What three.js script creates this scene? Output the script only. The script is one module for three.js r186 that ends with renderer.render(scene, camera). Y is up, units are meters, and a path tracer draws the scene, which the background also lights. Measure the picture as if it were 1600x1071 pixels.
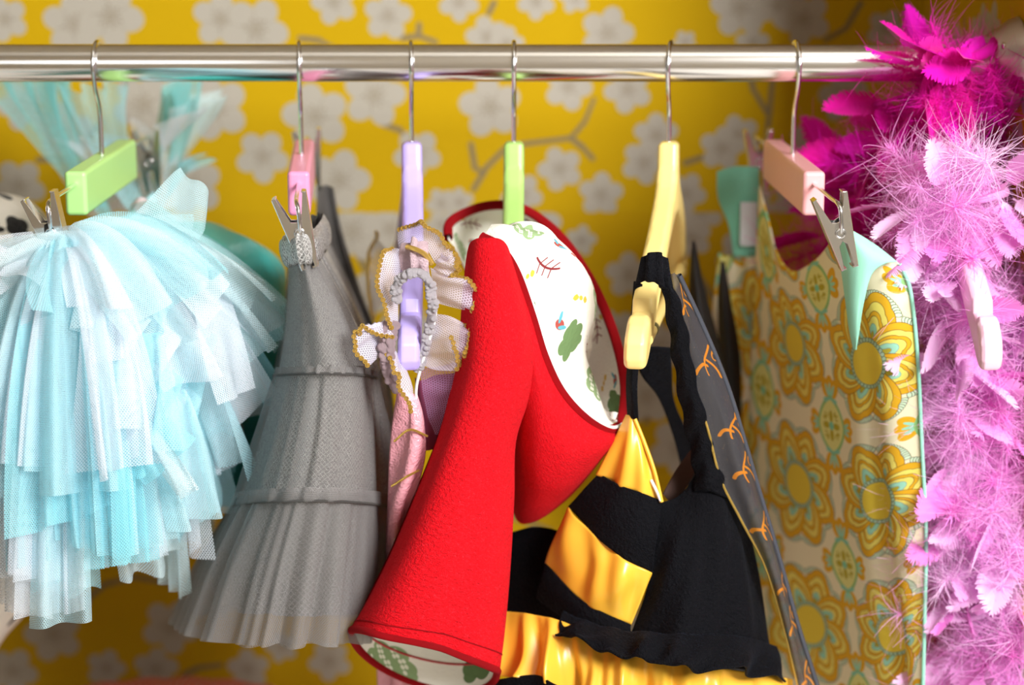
import * as THREE from 'three';
import { RoundedBoxGeometry } from 'three/addons/geometries/RoundedBoxGeometry.js';
import { mergeGeometries, toCreasedNormals } from 'three/addons/utils/BufferGeometryUtils.js';
import { RectAreaLightUniformsLib } from 'three/addons/lights/RectAreaLightUniformsLib.js';

// ---------------------------------------------------------------- camera, light, exposure
const scene = new THREE.Scene();
const ROD = 1.0;                                   // height of the clothes rail
const FPX = 3390, PITCH = 12.9 * Math.PI / 180, SN = Math.sin(PITCH), CS = Math.cos(PITCH);
const EYE = new THREE.Vector3(0, ROD + 0.1424, 1.465);
const camera = new THREE.PerspectiveCamera(2 * Math.atan(535.5 / FPX) * 180 / Math.PI, 1600 / 1071, 0.05, 30);
camera.filmGauge = 23.6;
camera.position.copy(EYE);
camera.rotation.x = -PITCH;
camera.focus = 1.345;
camera.userData.fStop = 2.6;
scene.add(camera);
const renderer = new THREE.WebGLRenderer();
renderer.toneMapping = THREE.LinearToneMapping;
renderer.toneMappingExposure = 0.9;
renderer.shadowMap.enabled = true;
RectAreaLightUniformsLib.init();
scene.background = new THREE.Color(0.3, 0.34, 0.4);
// daylight of the room's two windows (each just inside its glowing panes, built with the room below)
const WINDOWS = [
  { name: 'left', at: [-0.64, 1.36, 2.02], w: 0.46, h: 0.7, power: 1.2 },
  { name: 'right', at: [1.2, 1.95, 2.02], w: 0.8, h: 1.0, power: 60 },
];
for (const k of WINDOWS) {
  const l = new THREE.RectAreaLight(new THREE.Color(0.975, 0.985, 1), k.power, k.w, k.h);
  l.name = 'window_daylight_' + k.name;
  l.position.set(...k.at);
  l.lookAt(k.at[0], k.at[1], k.at[2] - 1);
  scene.add(l);
}

// ---------------------------------------------------------------- helpers
let seed = 12345;
const rnd = () => { seed = (seed + 0x6d2b79f5) | 0; let t = Math.imul(seed ^ (seed >>> 15), 1 | seed); t = (t + Math.imul(t ^ (t >>> 7), 61 | t)) ^ t; return ((t ^ (t >>> 14)) >>> 0) / 4294967296; };
const rr = (a, b) => a + (b - a) * rnd();
const V = (x, y, z) => new THREE.Vector3(x, y, z);
const lerp = (a, b, t) => a + (b - a) * t;
// the point at distance plane z that stands at a place of the photograph; outlines taken from the photograph get their own real depth with it
function P(px, py, z) {
  const a = (px - 800) / FPX, b = (535.5 - py) / FPX, dz = -(CS + b * SN), t = (z - EYE.z) / dz;
  return V(EYE.x + a * t, EYE.y + (-SN + b * CS) * t, z);
}
const vec = (c) => (c.isVector3 ? c : P(...c));
const used = {};
function numbered(n) { const k = used[n] = (used[n] ?? -1) + 1; return k ? n + '_' + String(k).padStart(3, '0') : n; }
function thing(name, label, category, at = V(0, 0, 0), group) {
  const o = new THREE.Group(); o.name = numbered(name); o.position.copy(vec(at)); o.userData = { label, category };
  if (group) o.userData.group = group;
  scene.add(o); return o;
}
function raw(name, g, m, parent) { const o = new THREE.Mesh(g, m); o.name = name; o.castShadow = o.receiveShadow = true; parent.add(o); return o; }
function topOf(o) { while (o.parent && o.parent !== scene) o = o.parent; return o; }
function part(name, g, m, parent, label) {          // geometry given in world coordinates
  const p = topOf(parent).position; g.translate(-p.x, -p.y, -p.z);
  const o = raw(name, g, m, parent); if (label) o.userData.label = label; return o;
}
function struct(name, g, m) { const o = raw(name, g, m, scene); o.userData.kind = 'structure'; return o; }
const merge = (list) => mergeGeometries(list.map((g) => { const q = g.index ? g.toNonIndexed() : g; for (const k of Object.keys(q.attributes)) if (!['position', 'normal', 'uv'].includes(k)) q.deleteAttribute(k); return q; }));
function box(w, h, d, x, y, z) { return new THREE.BoxGeometry(w, h, d).translate(x, y, z); }
const curve = (pts) => new THREE.CatmullRomCurve3(pts.map(vec), false, 'catmullrom', 0.5);
function tube(pts, r, seg = 40, rad = 8) { return new THREE.TubeGeometry(curve(pts), seg, r, rad, false); }

function gridGeo(grid, thick = 0, closed = false) {
  const nv = grid.length - 1, nu = grid[0].length - 1, U = new Float32Array(nu + 1), W = new Float32Array(nv + 1);
  for (let j = 1; j <= nu; j++) { let s = 0; for (let i = 0; i <= nv; i++) s += grid[i][j].distanceTo(grid[i][j - 1]); U[j] = U[j - 1] + s / (nv + 1); }
  for (let i = 1; i <= nv; i++) { let s = 0; for (let j = 0; j <= nu; j++) s += grid[i][j].distanceTo(grid[i - 1][j]); W[i] = W[i - 1] + s / (nu + 1); }
  const pos = [], uv = [], idx = [], n1 = nu + 1;
  for (let i = 0; i <= nv; i++) for (let j = 0; j <= nu; j++) { const p = grid[i][j]; pos.push(p.x, p.y, p.z); uv.push(U[j], -W[i]); }
  for (let i = 0; i < nv; i++) for (let j = 0; j < nu; j++) { const a = i * n1 + j, b = a + 1, c = a + n1, d = c + 1; idx.push(a, c, b, b, c, d); }
  const g = new THREE.BufferGeometry();
  g.setAttribute('position', new THREE.Float32BufferAttribute(pos, 3)); g.setAttribute('uv', new THREE.Float32BufferAttribute(uv, 2)); g.setIndex(idx);
  g.computeVertexNormals();
  if (closed) { const n = g.attributes.normal; for (let i = 0; i <= nv; i++) { const a = i * n1, b = a + nu, m = V(n.getX(a) + n.getX(b), n.getY(a) + n.getY(b), n.getZ(a) + n.getZ(b)).normalize(); n.setXYZ(a, m.x, m.y, m.z); n.setXYZ(b, m.x, m.y, m.z); } }
  if (!thick) return g;
  const n = g.attributes.normal, N = n1 * (nv + 1);
  for (let k = 0; k < N; k++) { pos.push(pos[k * 3] - n.getX(k) * thick, pos[k * 3 + 1] - n.getY(k) * thick, pos[k * 3 + 2] - n.getZ(k) * thick); uv.push(uv[k * 2], uv[k * 2 + 1]); }
  const M = idx.length; for (let k = 0; k < M; k += 3) idx.push(N + idx[k], N + idx[k + 2], N + idx[k + 1]);
  const rim = []; for (let j = 0; j < nu; j++) { rim.push([j, j + 1]); rim.push([nv * n1 + j + 1, nv * n1 + j]); }
  if (!closed) for (let i = 0; i < nv; i++) { rim.push([(i + 1) * n1, i * n1]); rim.push([i * n1 + nu, (i + 1) * n1 + nu]); }
  for (const [a, b] of rim) idx.push(a, b, N + a, b, N + b, N + a);
  const h = new THREE.BufferGeometry();
  h.setAttribute('position', new THREE.Float32BufferAttribute(pos, 3)); h.setAttribute('uv', new THREE.Float32BufferAttribute(uv, 2)); h.setIndex(idx); h.computeVertexNormals();
  return h;
}
// a smooth sheet through a coarse net of points (rows of columns), with folds from o.disp(u, v) in metres along its normal
function sheet(ctrl, nu, nv, o = {}) {
  const rc = ctrl.map((r) => curve(r)), grid = Array.from({ length: nv + 1 }, () => []);
  for (let j = 0; j <= nu; j++) { const c = curve(rc.map((q) => q.getPoint(j / nu))); for (let i = 0; i <= nv; i++) grid[i][j] = c.getPoint(i / nv); }
  return fold(grid, o);
}
function fold(grid, o = {}) {
  const nv = grid.length - 1, nu = grid[0].length - 1;
  if (o.disp) {
    const out = grid.map((r) => r.map((p) => p.clone()));
    for (let i = 0; i <= nv; i++) for (let j = 0; j <= nu; j++) {
      const a = grid[i][Math.max(0, j - 1)], b = grid[i][Math.min(nu, j + 1)], c = grid[Math.max(0, i - 1)][j], d = grid[Math.min(nv, i + 1)][j];
      const n = b.clone().sub(a).cross(d.clone().sub(c)); if (n.lengthSq() < 1e-14) n.set(0, 0, 1); n.normalize();
      if (n.z < 0 && !o.keep) n.negate();
      out[i][j].addScaledVector(n, o.disp(j / nu, i / nv));
    }
    grid = out;
  }
  return { grid, geo: gridGeo(grid, o.thick ?? 0, o.closed) };
}
function edge(grid, which) { const n = grid.length - 1; return which === 'top' ? grid[0] : which === 'bottom' ? grid[n] : grid.map((r) => (which === 'left' ? r[0] : r[r.length - 1])); }
function waves(n, lo, hi) { const w = Array.from({ length: n }, () => [rr(lo, hi), rr(0, 6.28), rr(0.5, 1)]); const s = w.reduce((a, q) => a + q[2], 0); return (u) => w.reduce((a, [f, p, k]) => a + k * Math.sin(u * f * 6.283 + p), 0) / s; }

// ---------------------------------------------------------------- textures
function canvasTex(w, h, draw, srgb = true) {
  const c = document.createElement('canvas'); c.width = w; c.height = h; draw(c.getContext('2d'), w, h);
  const t = new THREE.CanvasTexture(c); t.wrapS = t.wrapT = THREE.RepeatWrapping; t.magFilter = THREE.LinearFilter; if (srgb) t.colorSpace = THREE.SRGBColorSpace; return t;
}
function dataTex(w, h, f) {
  const d = new Uint8Array(w * h * 4); for (let y = 0; y < h; y++) for (let x = 0; x < w; x++) { const v = f(x, y), i = (y * w + x) * 4; d[i] = d[i + 1] = d[i + 2] = Math.max(0, Math.min(255, v * 255)); d[i + 3] = 255; }
  const t = new THREE.DataTexture(d, w, h); t.wrapS = t.wrapT = THREE.RepeatWrapping; t.magFilter = THREE.LinearFilter; t.needsUpdate = true; return t;
}
const rep = (t, metres, my = metres) => { const c = t.clone(); c.repeat.set(1 / metres, 1 / my); c.needsUpdate = true; return c; };
// periodic value noise
function noiseField(n, cells) { const g = Array.from({ length: cells * cells }, rnd); return (x, y) => { const u = x / n * cells, v = y / n * cells, i = Math.floor(u), j = Math.floor(v), a = u - i, b = v - j, s = a * a * (3 - 2 * a), t = b * b * (3 - 2 * b), q = (p, r) => g[((r % cells) + cells) % cells * cells + ((p % cells) + cells) % cells]; return lerp(lerp(q(i, j), q(i + 1, j), s), lerp(q(i, j + 1), q(i + 1, j + 1), s), t); }; }
const nz = [8, 32, 128].map((c) => noiseField(256, c));
const woolTex = dataTex(256, 256, (x, y) => 0.25 * nz[0](x, y) + 0.35 * nz[1](x, y) + 0.4 * nz[2](x, y));
const fineTex = dataTex(256, 256, (x, y) => 0.5 * nz[2](x, y) + 0.5 * rnd());
// hexagon net: thread 1, hole 0 (one tile is 4 x 4 cells)
function netTex(thread, hole) {
  return dataTex(256, 256, (x, y) => {
    let best = 9, second = 9; const X = x / 64, Y = y / 64;
    for (let j = -1; j <= 4; j++) for (let i = -1; i <= 4; i++) { const cx = i + (((j % 2) + 2) % 2) / 2, cy = j, d = Math.hypot(X - cx, Y - cy); if (d < best) { second = best; best = d; } else if (d < second) second = d; }
    const e = (second - best) / 2; return e < thread ? 1 : hole + (1 - hole) * Math.max(0, 1 - (e - thread) / 0.06);
  });
}
const TULLE = netTex(0.09, 0.17), GREYNET = netTex(0.085, 0.2), LACE = netTex(0.085, 0.36);
const M = (o) => new THREE.MeshPhysicalMaterial({ roughness: 0.8, side: THREE.DoubleSide, ...o });
const C = (r, g, b) => new THREE.Color().setRGB(r, g, b);

// ---------------------------------------------------------------- closet and room
const ZB = -0.352, XR = 0.34;                          // back wall, right wall of the closet
const PW = 1.28, PH = 1.05, PX0 = -0.78, PY1 = ROD + 0.06;   // one sheet of wallpaper print: left edge, top edge
function blossom(g, x, y, r, turn, ragged = 1) {
  g.save(); g.translate(x, y); g.rotate(turn);
  g.fillStyle = '#aea698';
  for (let k = 0; k < 5; k++) { g.save(); g.rotate(k * 1.2566); g.beginPath(); g.ellipse(0, -r * 0.6, r * 0.41, r * 0.46, 0, 0, 7); g.fill(); g.restore(); }
  g.beginPath(); g.arc(0, 0, r * 0.45, 0, 7); g.fill();
  g.strokeStyle = '#877b66'; g.lineWidth = r * 0.022;
  for (let k = 0; k < 15; k++) { const a = k * 0.4189, q = r * (0.24 + 0.18 * ((k * 7) % 5) / 5); g.beginPath(); g.moveTo(Math.cos(a) * r * 0.06, Math.sin(a) * r * 0.06); g.lineTo(Math.cos(a) * q, Math.sin(a) * q); g.stroke(); g.beginPath(); g.arc(Math.cos(a) * q, Math.sin(a) * q, r * 0.025, 0, 7); g.stroke(); }
  g.strokeStyle = '#9c9484'; g.lineWidth = r * 0.03;
  for (let k = 0; k < 5; k++) { const a = k * 1.2566 - 0.94; g.beginPath(); g.moveTo(Math.cos(a) * r * 0.3, Math.sin(a) * r * 0.3); g.lineTo(Math.cos(a) * r * 0.62, Math.sin(a) * r * 0.62); g.stroke(); }
  g.restore();
}
const paper = canvasTex(2048, 1680, (g, w, h) => {
  const at = (px, py) => { const p = P(px, py, ZB); return [(p.x - PX0) / PW * w, (PY1 - p.y) / PH * h]; };
  const px2 = 1.83 / FPX / PW * w;
  g.fillStyle = '#c09a02'; g.fillRect(0, 0, w, h);
  const branch = (pts, wd) => { g.strokeStyle = '#857555'; g.lineCap = g.lineJoin = 'round'; for (let k = 0; k + 1 < pts.length; k++) { g.lineWidth = px2 * lerp(wd, wd * 0.6, k / pts.length); g.beginPath(); g.moveTo(...at(...pts[k])); g.lineTo(...at(...pts[k + 1])); g.stroke(); } };
  const upper = [[115, 38, 46], [172, 26, 50], [8, 30, 34], [345, 30, 42], [400, 46, 48], [522, 3, 34], [606, 25, 36], [717, 3, 30], [761, 58, 32], [792, 68, 26], [838, 2, 28], [898, -4, 24], [949, 52, 40], [1070, 66, 18],
    [1156, 12, 44], [1215, 8, 34], [1256, 30, 40], [1176, 68, 26], [1385, 46, 30], [34, 165, 38], [100, 205, 44], [224, 163, 48], [336, 168, 50], [280, 140, 24], [410, 245, 40], [493, 182, 50], [585, 150, 47], [652, 240, 36], [766, 167, 47], [530, 282, 47],
    [690, 318, 24], [718, 316, 22], [888, 136, 36], [981, 140, 36], [1025, 212, 34], [1006, 254, 34], [875, 264, 34], [939, 304, 34], [1071, 302, 32], [1153, 212, 32], [1128, 232, 34], [815, 304, 32], [300, 290, 46], [190, 300, 42], [30, 290, 40], [1318, 152, 38], [1270, 225, 36], [1400, 200, 38], [1380, 300, 40], [1240, 310, 34], [1180, 318, 30],
    [-150, 60, 46], [-230, 160, 48], [-120, 260, 44], [-330, 250, 46]];
  for (const b of [[[629, 60], [654, 56], [681, 66]], [[655, 39], [654, 56]], [[469, 60], [498, 63], [530, 80]], [[772, 4], [764, 20]], [[740, 296], [760, 262], [790, 232], [818, 225], [892, 216], [914, 190], [928, 155]], [[736, 226], [742, 262], [756, 272]], [[892, 216], [910, 230], [926, 248]], [[1210, 90], [1207, 127], [1199, 209], [1196, 300]], [[1168, 100], [1177, 140], [1198, 175]],
    [[1071, 255], [1107, 243], [1140, 246]], [[1345, 5], [1322, 44], [1290, 62]], [[600, 195], [625, 203], [650, 240]], [[60, 250], [110, 250], [160, 190]], [[-300, 320], [-200, 220], [-160, 120]]]) branch(b, 9);
  upper.forEach(([x, y, r], k) => { const [u, v] = at(x, y); blossom(g, u, v, r * px2, k * 1.7); });
  // the lower sheet starts at a seam where the print does not meet
  const seam = at(560, 332)[1]; g.save(); g.beginPath(); g.rect(0, seam, w, h - seam); g.clip();
  g.fillStyle = '#be9702'; g.fillRect(0, seam, w, h);
  const lower = [[551, 362, 50], [610, 358, 36], [690, 352, 26], [775, 372, 44], [840, 345, 36], [908, 376, 24], [982, 430, 35], [1082, 372, 30], [1095, 330, 34], [1160, 400, 40], [560, 470, 44], [640, 520, 46], [1010, 620, 44], [1030, 540, 40], [960, 520, 38], [1060, 700, 46], [720, 620, 40], [830, 740, 46], [880, 690, 38],
    [83, 992, 46], [100, 930, 42], [267, 980, 46], [166, 1045, 32], [244, 1046, 36], [388, 1046, 34], [440, 1012, 26], [515, 1034, 34], [20, 1050, 40], [330, 930, 36], [570, 930, 40], [180, 840, 44], [300, 800, 40], [60, 780, 40], [450, 880, 40], [640, 1090, 40], [760, 1000, 40], [700, 900, 40], [330, 420, 46], [420, 560, 46], [240, 500, 44], [100, 420, 44], [120, 600, 48], [300, 650, 46], [480, 700, 44],
    [1200, 520, 44], [1260, 640, 44], [1180, 760, 46], [1320, 480, 40], [1380, 420, 44], [1340, 760, 46], [1230, 900, 44], [1100, 850, 44], [1380, 960, 44], [960, 860, 40], [1020, 980, 44], [880, 1020, 40], [-120, 480, 46], [-200, 700, 48], [-90, 860, 44], [-260, 930, 46]];
  for (const b of [[[112, 955], [163, 914], [209, 902], [271, 913], [330, 930]], [[287, 1056], [310, 1044], [345, 1040]], [[1000, 500], [1030, 590], [1010, 660]], [[560, 400], [600, 470], [640, 480]], [[1090, 430], [1150, 520], [1160, 640]], [[350, 480], [300, 560], [320, 640]], [[700, 700], [780, 800], [860, 830]]]) branch(b, 10);
  lower.forEach(([x, y, r], k) => { const [u, v] = at(x, y); blossom(g, u, v, r * px2, k * 2.3); });
  g.restore();
});
paper.repeat.set(1 / PW, 1 / PH);
const paperMat = M({ map: paper, roughness: 0.85, specularIntensity: 0.35, bumpMap: rep(fineTex, 0.04), bumpScale: 0.00006 });
const white = M({ color: C(0.15, 0.135, 0.12), roughness: 0.85, bumpMap: rep(woolTex, 0.3), bumpScale: 0.0003 });  // unseen room walls, coloured dark to keep bounce light off the clothes
const cream = M({ color: C(0.62, 0.58, 0.51), roughness: 0.85 });
const floorMat = M({ color: C(0.82, 0.79, 0.74), roughness: 0.6 });
function wallGeo(w, h, d, x, y, z, u) { const g = box(w, h, d, x, y, z), p = g.attributes.position, t = g.attributes.uv; for (let k = 0; k < p.count; k++) t.setXY(k, u(p.getX(k), p.getZ(k)), (p.getY(k) - PY1) / PH * PH); return g; }
struct('wall_back', wallGeo(1.8, 3.1, 0.08, -0.50, 1.55, ZB - 0.04, (x) => x - PX0), paperMat);
struct('wall_right', wallGeo(0.09, 3.1, 0.45, XR + 0.045, 1.55, ZB + 0.225, (x, z) => 0.55 - z + x), paperMat);
struct('wall_side', box(1.34, 3.1, 0.1, XR + 0.76, 1.55, 0.048), white);       // the room wall beside the closet
struct('ceiling', box(3.3, 0.1, 2.7, 0.22, 3.05, 0.85), cream);
struct('floor', box(3.3, 0.1, 2.7, 0.22, -0.05, 0.85), floorMat);
struct('added_shelf_1', box(1.62, 0.03, 0.46, -0.47, ROD + 0.315, ZB + 0.23), cream);   // unseen shelf over the rail, added to block light from the ceiling
{ // the wall behind the camera with its two window openings
  const blind = M({ color: C(0.9, 0.9, 0.88), transmission: 0.5, roughness: 0.95, emissive: C(0.975, 0.985, 1), emissiveIntensity: 0.5 });
  const s = new THREE.Shape([[-1.4, 0], [1.84, 0], [1.84, 3.1], [-1.4, 3.1]].map(([a, b]) => new THREE.Vector2(a, b)));
  for (const { at: [x, y], w, h } of WINDOWS) s.holes.push(new THREE.Path([[x - w / 2, y - h / 2], [x - w / 2, y + h / 2], [x + w / 2, y + h / 2], [x + w / 2, y - h / 2]].map(([a, b]) => new THREE.Vector2(a, b))));
  struct('wall_front', new THREE.ExtrudeGeometry(s, { depth: 0.12, bevelEnabled: false }).translate(0, 0, 2.06), cream);
  WINDOWS.forEach(({ at: [x, y], w, h }, k) => struct('window_' + (k + 1), box(w, h, 0.01, x, y, 2.075), blind));
  struct('wall_left', box(0.12, 3.1, 2.7, -1.34, 1.55, 0.85), white);
  struct('wall_east', box(0.12, 3.1, 2.1, 1.78, 1.55, 1.15), white);
}

// ---------------------------------------------------------------- metal, rail, hangers
const chrome = M({ color: C(0.95, 0.94, 0.93), metalness: 1, roughness: 0.17 });
const bright = M({ color: C(0.86, 0.86, 0.87), metalness: 1, roughness: 0.16 });
{
  const t = thing('clothes_rail', 'shiny chrome clothes rail running across the closet in front of the yellow wallpaper', 'rail', V(-0.4, ROD, 0));
  part('tube', new THREE.CylinderGeometry(0.0126, 0.0126, 1.61, 64, 1).rotateZ(Math.PI / 2).translate(XR - 0.805 - 0.004, ROD, 0), chrome, t);
  const prof = [[0.0128, -0.035], [0.0145, -0.03], [0.018, -0.022], [0.024, -0.012], [0.029, -0.005], [0.031, 0]].map(([r, y]) => new THREE.Vector2(r, y));
  const fl = part('flange', new THREE.LatheGeometry(prof, 48).rotateZ(-Math.PI / 2).translate(XR - 0.001, ROD, 0), M({ color: C(0.75, 0.66, 0.58), metalness: 0.85, roughness: 0.32 }), t, 'rounded end socket on the side wall');
  for (const a of [0.6, 2.7, 4.8]) part('screw', new THREE.SphereGeometry(0.0028, 12, 8).scale(0.6, 1, 1).translate(XR - 0.014, ROD + 0.023 * Math.sin(a), 0.023 * Math.cos(a)), bright, fl);
}
const paint = (r, g, b) => M({ color: C(r, g, b), roughness: 0.38, clearcoat: 0.25, clearcoatRoughness: 0.3 });
function hookGeo(neck) {
  const pts = [], R = 0.0157, cy = 0.0141 - R;
  for (let k = 0; k <= 14; k++) { const a = (205 - k * 16.4) * Math.PI / 180; pts.push(V(0, cy + R * Math.sin(a), -R * -Math.cos(a))); }
  pts.push(V(0, -0.0175, 0.0108), V(0, -0.026, 0.0045), V(0, -0.034, 0.0008), V(0, -0.042, 0), V(0, neck, 0));
  return new THREE.TubeGeometry(new THREE.CatmullRomCurve3(pts), 90, 0.00155, 10);
}
const hookA = hookGeo(-0.058), hookB = hookGeo(-0.066);
// wooden coat hanger: outline in the plane across the rail
const armHalf = (() => {
  const run = (pts, n) => new THREE.SplineCurve(pts.map(([a, b]) => new THREE.Vector2(a, b))).getPoints(n).map((p) => [p.x, p.y]);
  return [...run([[0.0045, -0.0532], [0.0068, -0.0545], [0.0082, -0.060], [0.0115, -0.072], [0.022, -0.084], [0.05, -0.0985], [0.09, -0.1175], [0.124, -0.1365]], 40), [0.1262, -0.1445],
    ...run([[0.1325, -0.1465], [0.137, -0.1445], [0.144, -0.148], [0.152, -0.156], [0.1555, -0.166], [0.154, -0.174], [0.149, -0.1765], [0.1405, -0.1735], [0.125, -0.1625], [0.095, -0.1425], [0.06, -0.122], [0.03, -0.109], [0.012, -0.1045], [0, -0.104]], 60)];
})();
const body = (() => {
  const s = new THREE.Shape(), all = [...armHalf, ...armHalf.slice(0, -1).reverse().map(([z, y]) => [-z, y])];
  s.moveTo(...all[0]); for (const q of all.slice(1)) s.lineTo(...q); s.closePath();
  const g = new THREE.ExtrudeGeometry(s, { depth: 0.0055, bevelThickness: 0.0042, bevelSize: 0.0036, bevelOffset: -0.0036, bevelSegments: 6 });
  g.translate(0, 0, -0.00275); g.rotateY(-Math.PI / 2);
  const p = g.attributes.position; for (let k = 0; k < p.count; k++) p.setX(k, p.getX(k) - 0.25 * p.getZ(k) ** 2);   // the arms bend forward of the shoulder
  return toCreasedNormals(g, 0.6);
})();
function coatHanger(label, color, px, py, yaw, roll = 0) {
  const p = P(px, py, 0), t = thing('coat_hanger', label, 'hanger', V(p.x, ROD, 0), 'painted wooden coat hangers on the rail');
  t.rotation.set(0, yaw, roll);
  raw('wooden_body', body, paint(...color), t); raw('hook', hookA, bright, t);
  return t;
}
const hangPurple = coatHanger('lilac coat hanger threaded through pink plush strap with gold edged ruffles', [0.5, 0.4, 0.86], 642, 98, 0.063);
const hangGreen = coatHanger('light green coat hanger that carries the red hooded cape', [0.40, 0.64, 0.17], 803, 98, 0.0);
const hangYellow = coatHanger('pale yellow coat hanger with black velvet strap looped over its arm', [0.92, 0.7, 0.24], 1047, 98, -0.16);
const hangPink = coatHanger('pale pink coat hanger whose arm tip pokes out of the feather boas', [0.9, 0.55, 0.68], 1474, 98, 0.09);
{ const g = new THREE.CylinderGeometry(0.0036, 0.0036, 0.262, 20).rotateX(Math.PI / 2).translate(0.0, -0.162, 0), d = raw('cross_bar', g, hangYellow.children[0].material, hangYellow);
  raw('rubber_ring', new THREE.CylinderGeometry(0.0042, 0.0042, 0.007, 20).rotateX(Math.PI / 2).translate(0, -0.162, 0.098), M({ color: C(0.12, 0.1, 0.03), roughness: 0.7 }), d); }

// clip hanger: bar, hook, wire and a sprung clip at each end
const barGeo = new RoundedBoxGeometry(0.0145, 0.029, 0.16, 4, 0.003).translate(0, -0.0765, 0);
const poly = (pts, d) => { const s = new THREE.Shape(pts.map(([x, y]) => new THREE.Vector2(x, y))); return new THREE.ExtrudeGeometry(s, { depth: d, bevelEnabled: true, bevelThickness: 0.0002, bevelSize: 0.0002, bevelSegments: 1 }).translate(0, 0, -d / 2); };
const jawGeo = (() => {
  const L = [[-0.0105, 0.0235], [-0.0088, 0.0238], [-0.0035, 0.0075], [0.0018, 0.006], [0.0035, 0.001], [0.001, -0.004], [-0.0028, -0.008], [-0.0035, -0.0225], [-0.005, -0.0228]];
  const a = poly(L, 0.0006).translate(0, 0, 0.0052), b = poly(L, 0.0006).translate(0, 0, -0.0052);
  const back = poly([[-0.0107, 0.0236], [-0.0097, 0.0238], [-0.0042, -0.0228], [-0.0052, -0.023]], 0.0108);
  const tab = new RoundedBoxGeometry(0.0026, 0.001, 0.0112, 2, 0.0004).rotateZ(0.3).translate(-0.0092, 0.0238, 0);
  const tooth = new THREE.BoxGeometry(0.003, 0.001, 0.011).translate(-0.0035, -0.0225, 0), list = [a, b, back, tab, tooth];
  for (let r = 0; r < 6; r++) for (let k = -1; k <= 1; k++) list.push(new THREE.BoxGeometry(0.0004, 0.0011, 0.0014).translate(-0.0102 + r * 0.0003, 0.021 - r * 0.0026, k * 0.0026));
  return merge(list);
})();
const springGeo = (() => { const pts = []; for (let k = 0; k <= 60; k++) { const a = k / 60 * 6.283 * 5; pts.push(V(0.0031 * Math.cos(a), 0.0031 * Math.sin(a), -0.0042 + k / 60 * 0.0084)); } return new THREE.TubeGeometry(new THREE.CatmullRomCurve3(pts), 180, 0.0006, 6); })();
const rivetGeo = merge([new THREE.TorusGeometry(0.0027, 0.0007, 8, 24).translate(0, 0, 0.0058), new THREE.CylinderGeometry(0.0018, 0.0018, 0.0125, 16).rotateX(Math.PI / 2)]);
function bail(s) { return new THREE.TubeGeometry(new THREE.CatmullRomCurve3([[0, -0.0702, 0.076], [0, -0.0702, 0.1], [0, -0.0702, 0.14], [0.0005, -0.0706, 0.1535], [0.0015, -0.0735, 0.1585], [0.0022, -0.081, 0.1588], [0.0025, -0.0885, 0.1575]].map(([x, y, z]) => V(x, y, z * s))), 50, 0.00135, 10); }
const bailF = bail(1), bailR = bail(-1);
function clipHanger(label, color, px, yaw, rollF, rollR) {
  const p = P(px, 98, 0), t = thing('clip_hanger', label, 'hanger', V(p.x, ROD, 0), 'painted clip hangers on the rail');
  t.rotation.y = yaw;
  raw('wooden_bar', barGeo, paint(...color), t); raw('hook', hookB, bright, t);
  for (const [s, roll, b] of [[1, rollF, bailF], [-1, rollR, bailR]]) {
    raw('wire', b, bright, t);
    const c = new THREE.Group(); c.name = 'clip'; c.position.set(0.002, -0.0885, 0.1525 * s); c.rotation.z = roll; t.add(c);
    raw('jaw', jawGeo, bright, c); const j = raw('jaw', jawGeo, bright, c); j.rotation.y = Math.PI;
    raw('spring', springGeo, bright, c); raw('rivet', rivetGeo, bright, c);
  }
  return t;
}
const clipGreen = clipHanger('lime green clip hanger holding the pale blue tulle tutu', [0.46, 0.82, 0.27], 153, -0.035, 0.3, 0.1);
const clipPink = clipHanger('bright pink clip hanger holding the grey tulle skirt', [0.86, 0.3, 0.5], 468, 0.07, 0.26, 0.1);
const clipSalmon = clipHanger('salmon pink clip hanger holding the flower print dress', [0.85, 0.40, 0.40], 1243, 0.05, 0.3, 0.05);

// ---------------------------------------------------------------- cloth materials
const woolColour = canvasTex(512, 512, (g, w, h) => { g.fillStyle = '#dd0f1c'; g.fillRect(0, 0, w, h); for (let k = 0; k < 9000; k++) { const a = rnd() * 6.3, l = rr(3, 9), x = rnd() * w, y = rnd() * h; g.strokeStyle = ['#c80a18', '#ea2434', '#d30c1a', '#e51a28', '#b80814', '#f0404c'][k % 6]; g.globalAlpha = 0.5; g.lineWidth = rr(0.6, 1.6); g.beginPath(); g.moveTo(x, y); g.quadraticCurveTo(x + Math.cos(a) * l, y + Math.sin(a) * l, x + Math.cos(a + 0.8) * l * 1.5, y + Math.sin(a + 0.8) * l * 1.5); g.stroke(); } });
const wool = M({ map: rep(woolColour, 0.07), roughness: 1, specularIntensity: 0.3, sheen: 0.12, sheenColor: C(0.9, 0.08, 0.12), sheenRoughness: 0.6, bumpMap: rep(woolTex, 0.04), bumpScale: 0.0016 });
const satinYellow = M({ color: C(0.92, 0.49, 0.045), roughness: 0.3 });
const velvet = M({ color: C(0.004, 0.004, 0.0055), roughness: 0.8, sheen: 0.25, sheenColor: C(0.12, 0.15, 0.22), sheenRoughness: 0.3, specularIntensity: 0.18, bumpMap: rep(woolTex, 0.05), bumpScale: 0.0018 });
const gold = M({ color: C(0.85, 0.56, 0.12), metalness: 0.75, roughness: 0.35, bumpMap: rep(fineTex, 0.01), bumpScale: 0.0004 });
const whiteThread = M({ color: C(0.9, 0.88, 0.84), roughness: 0.9 });
const net = (r, g, b, t = 0.35, tex = TULLE, cell = 0.0064) => M({ color: C(r, g, b), roughness: 1, transmission: t, transparent: true, alphaMap: rep(tex, cell), side: THREE.DoubleSide, specularIntensity: 0.4 });

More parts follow.
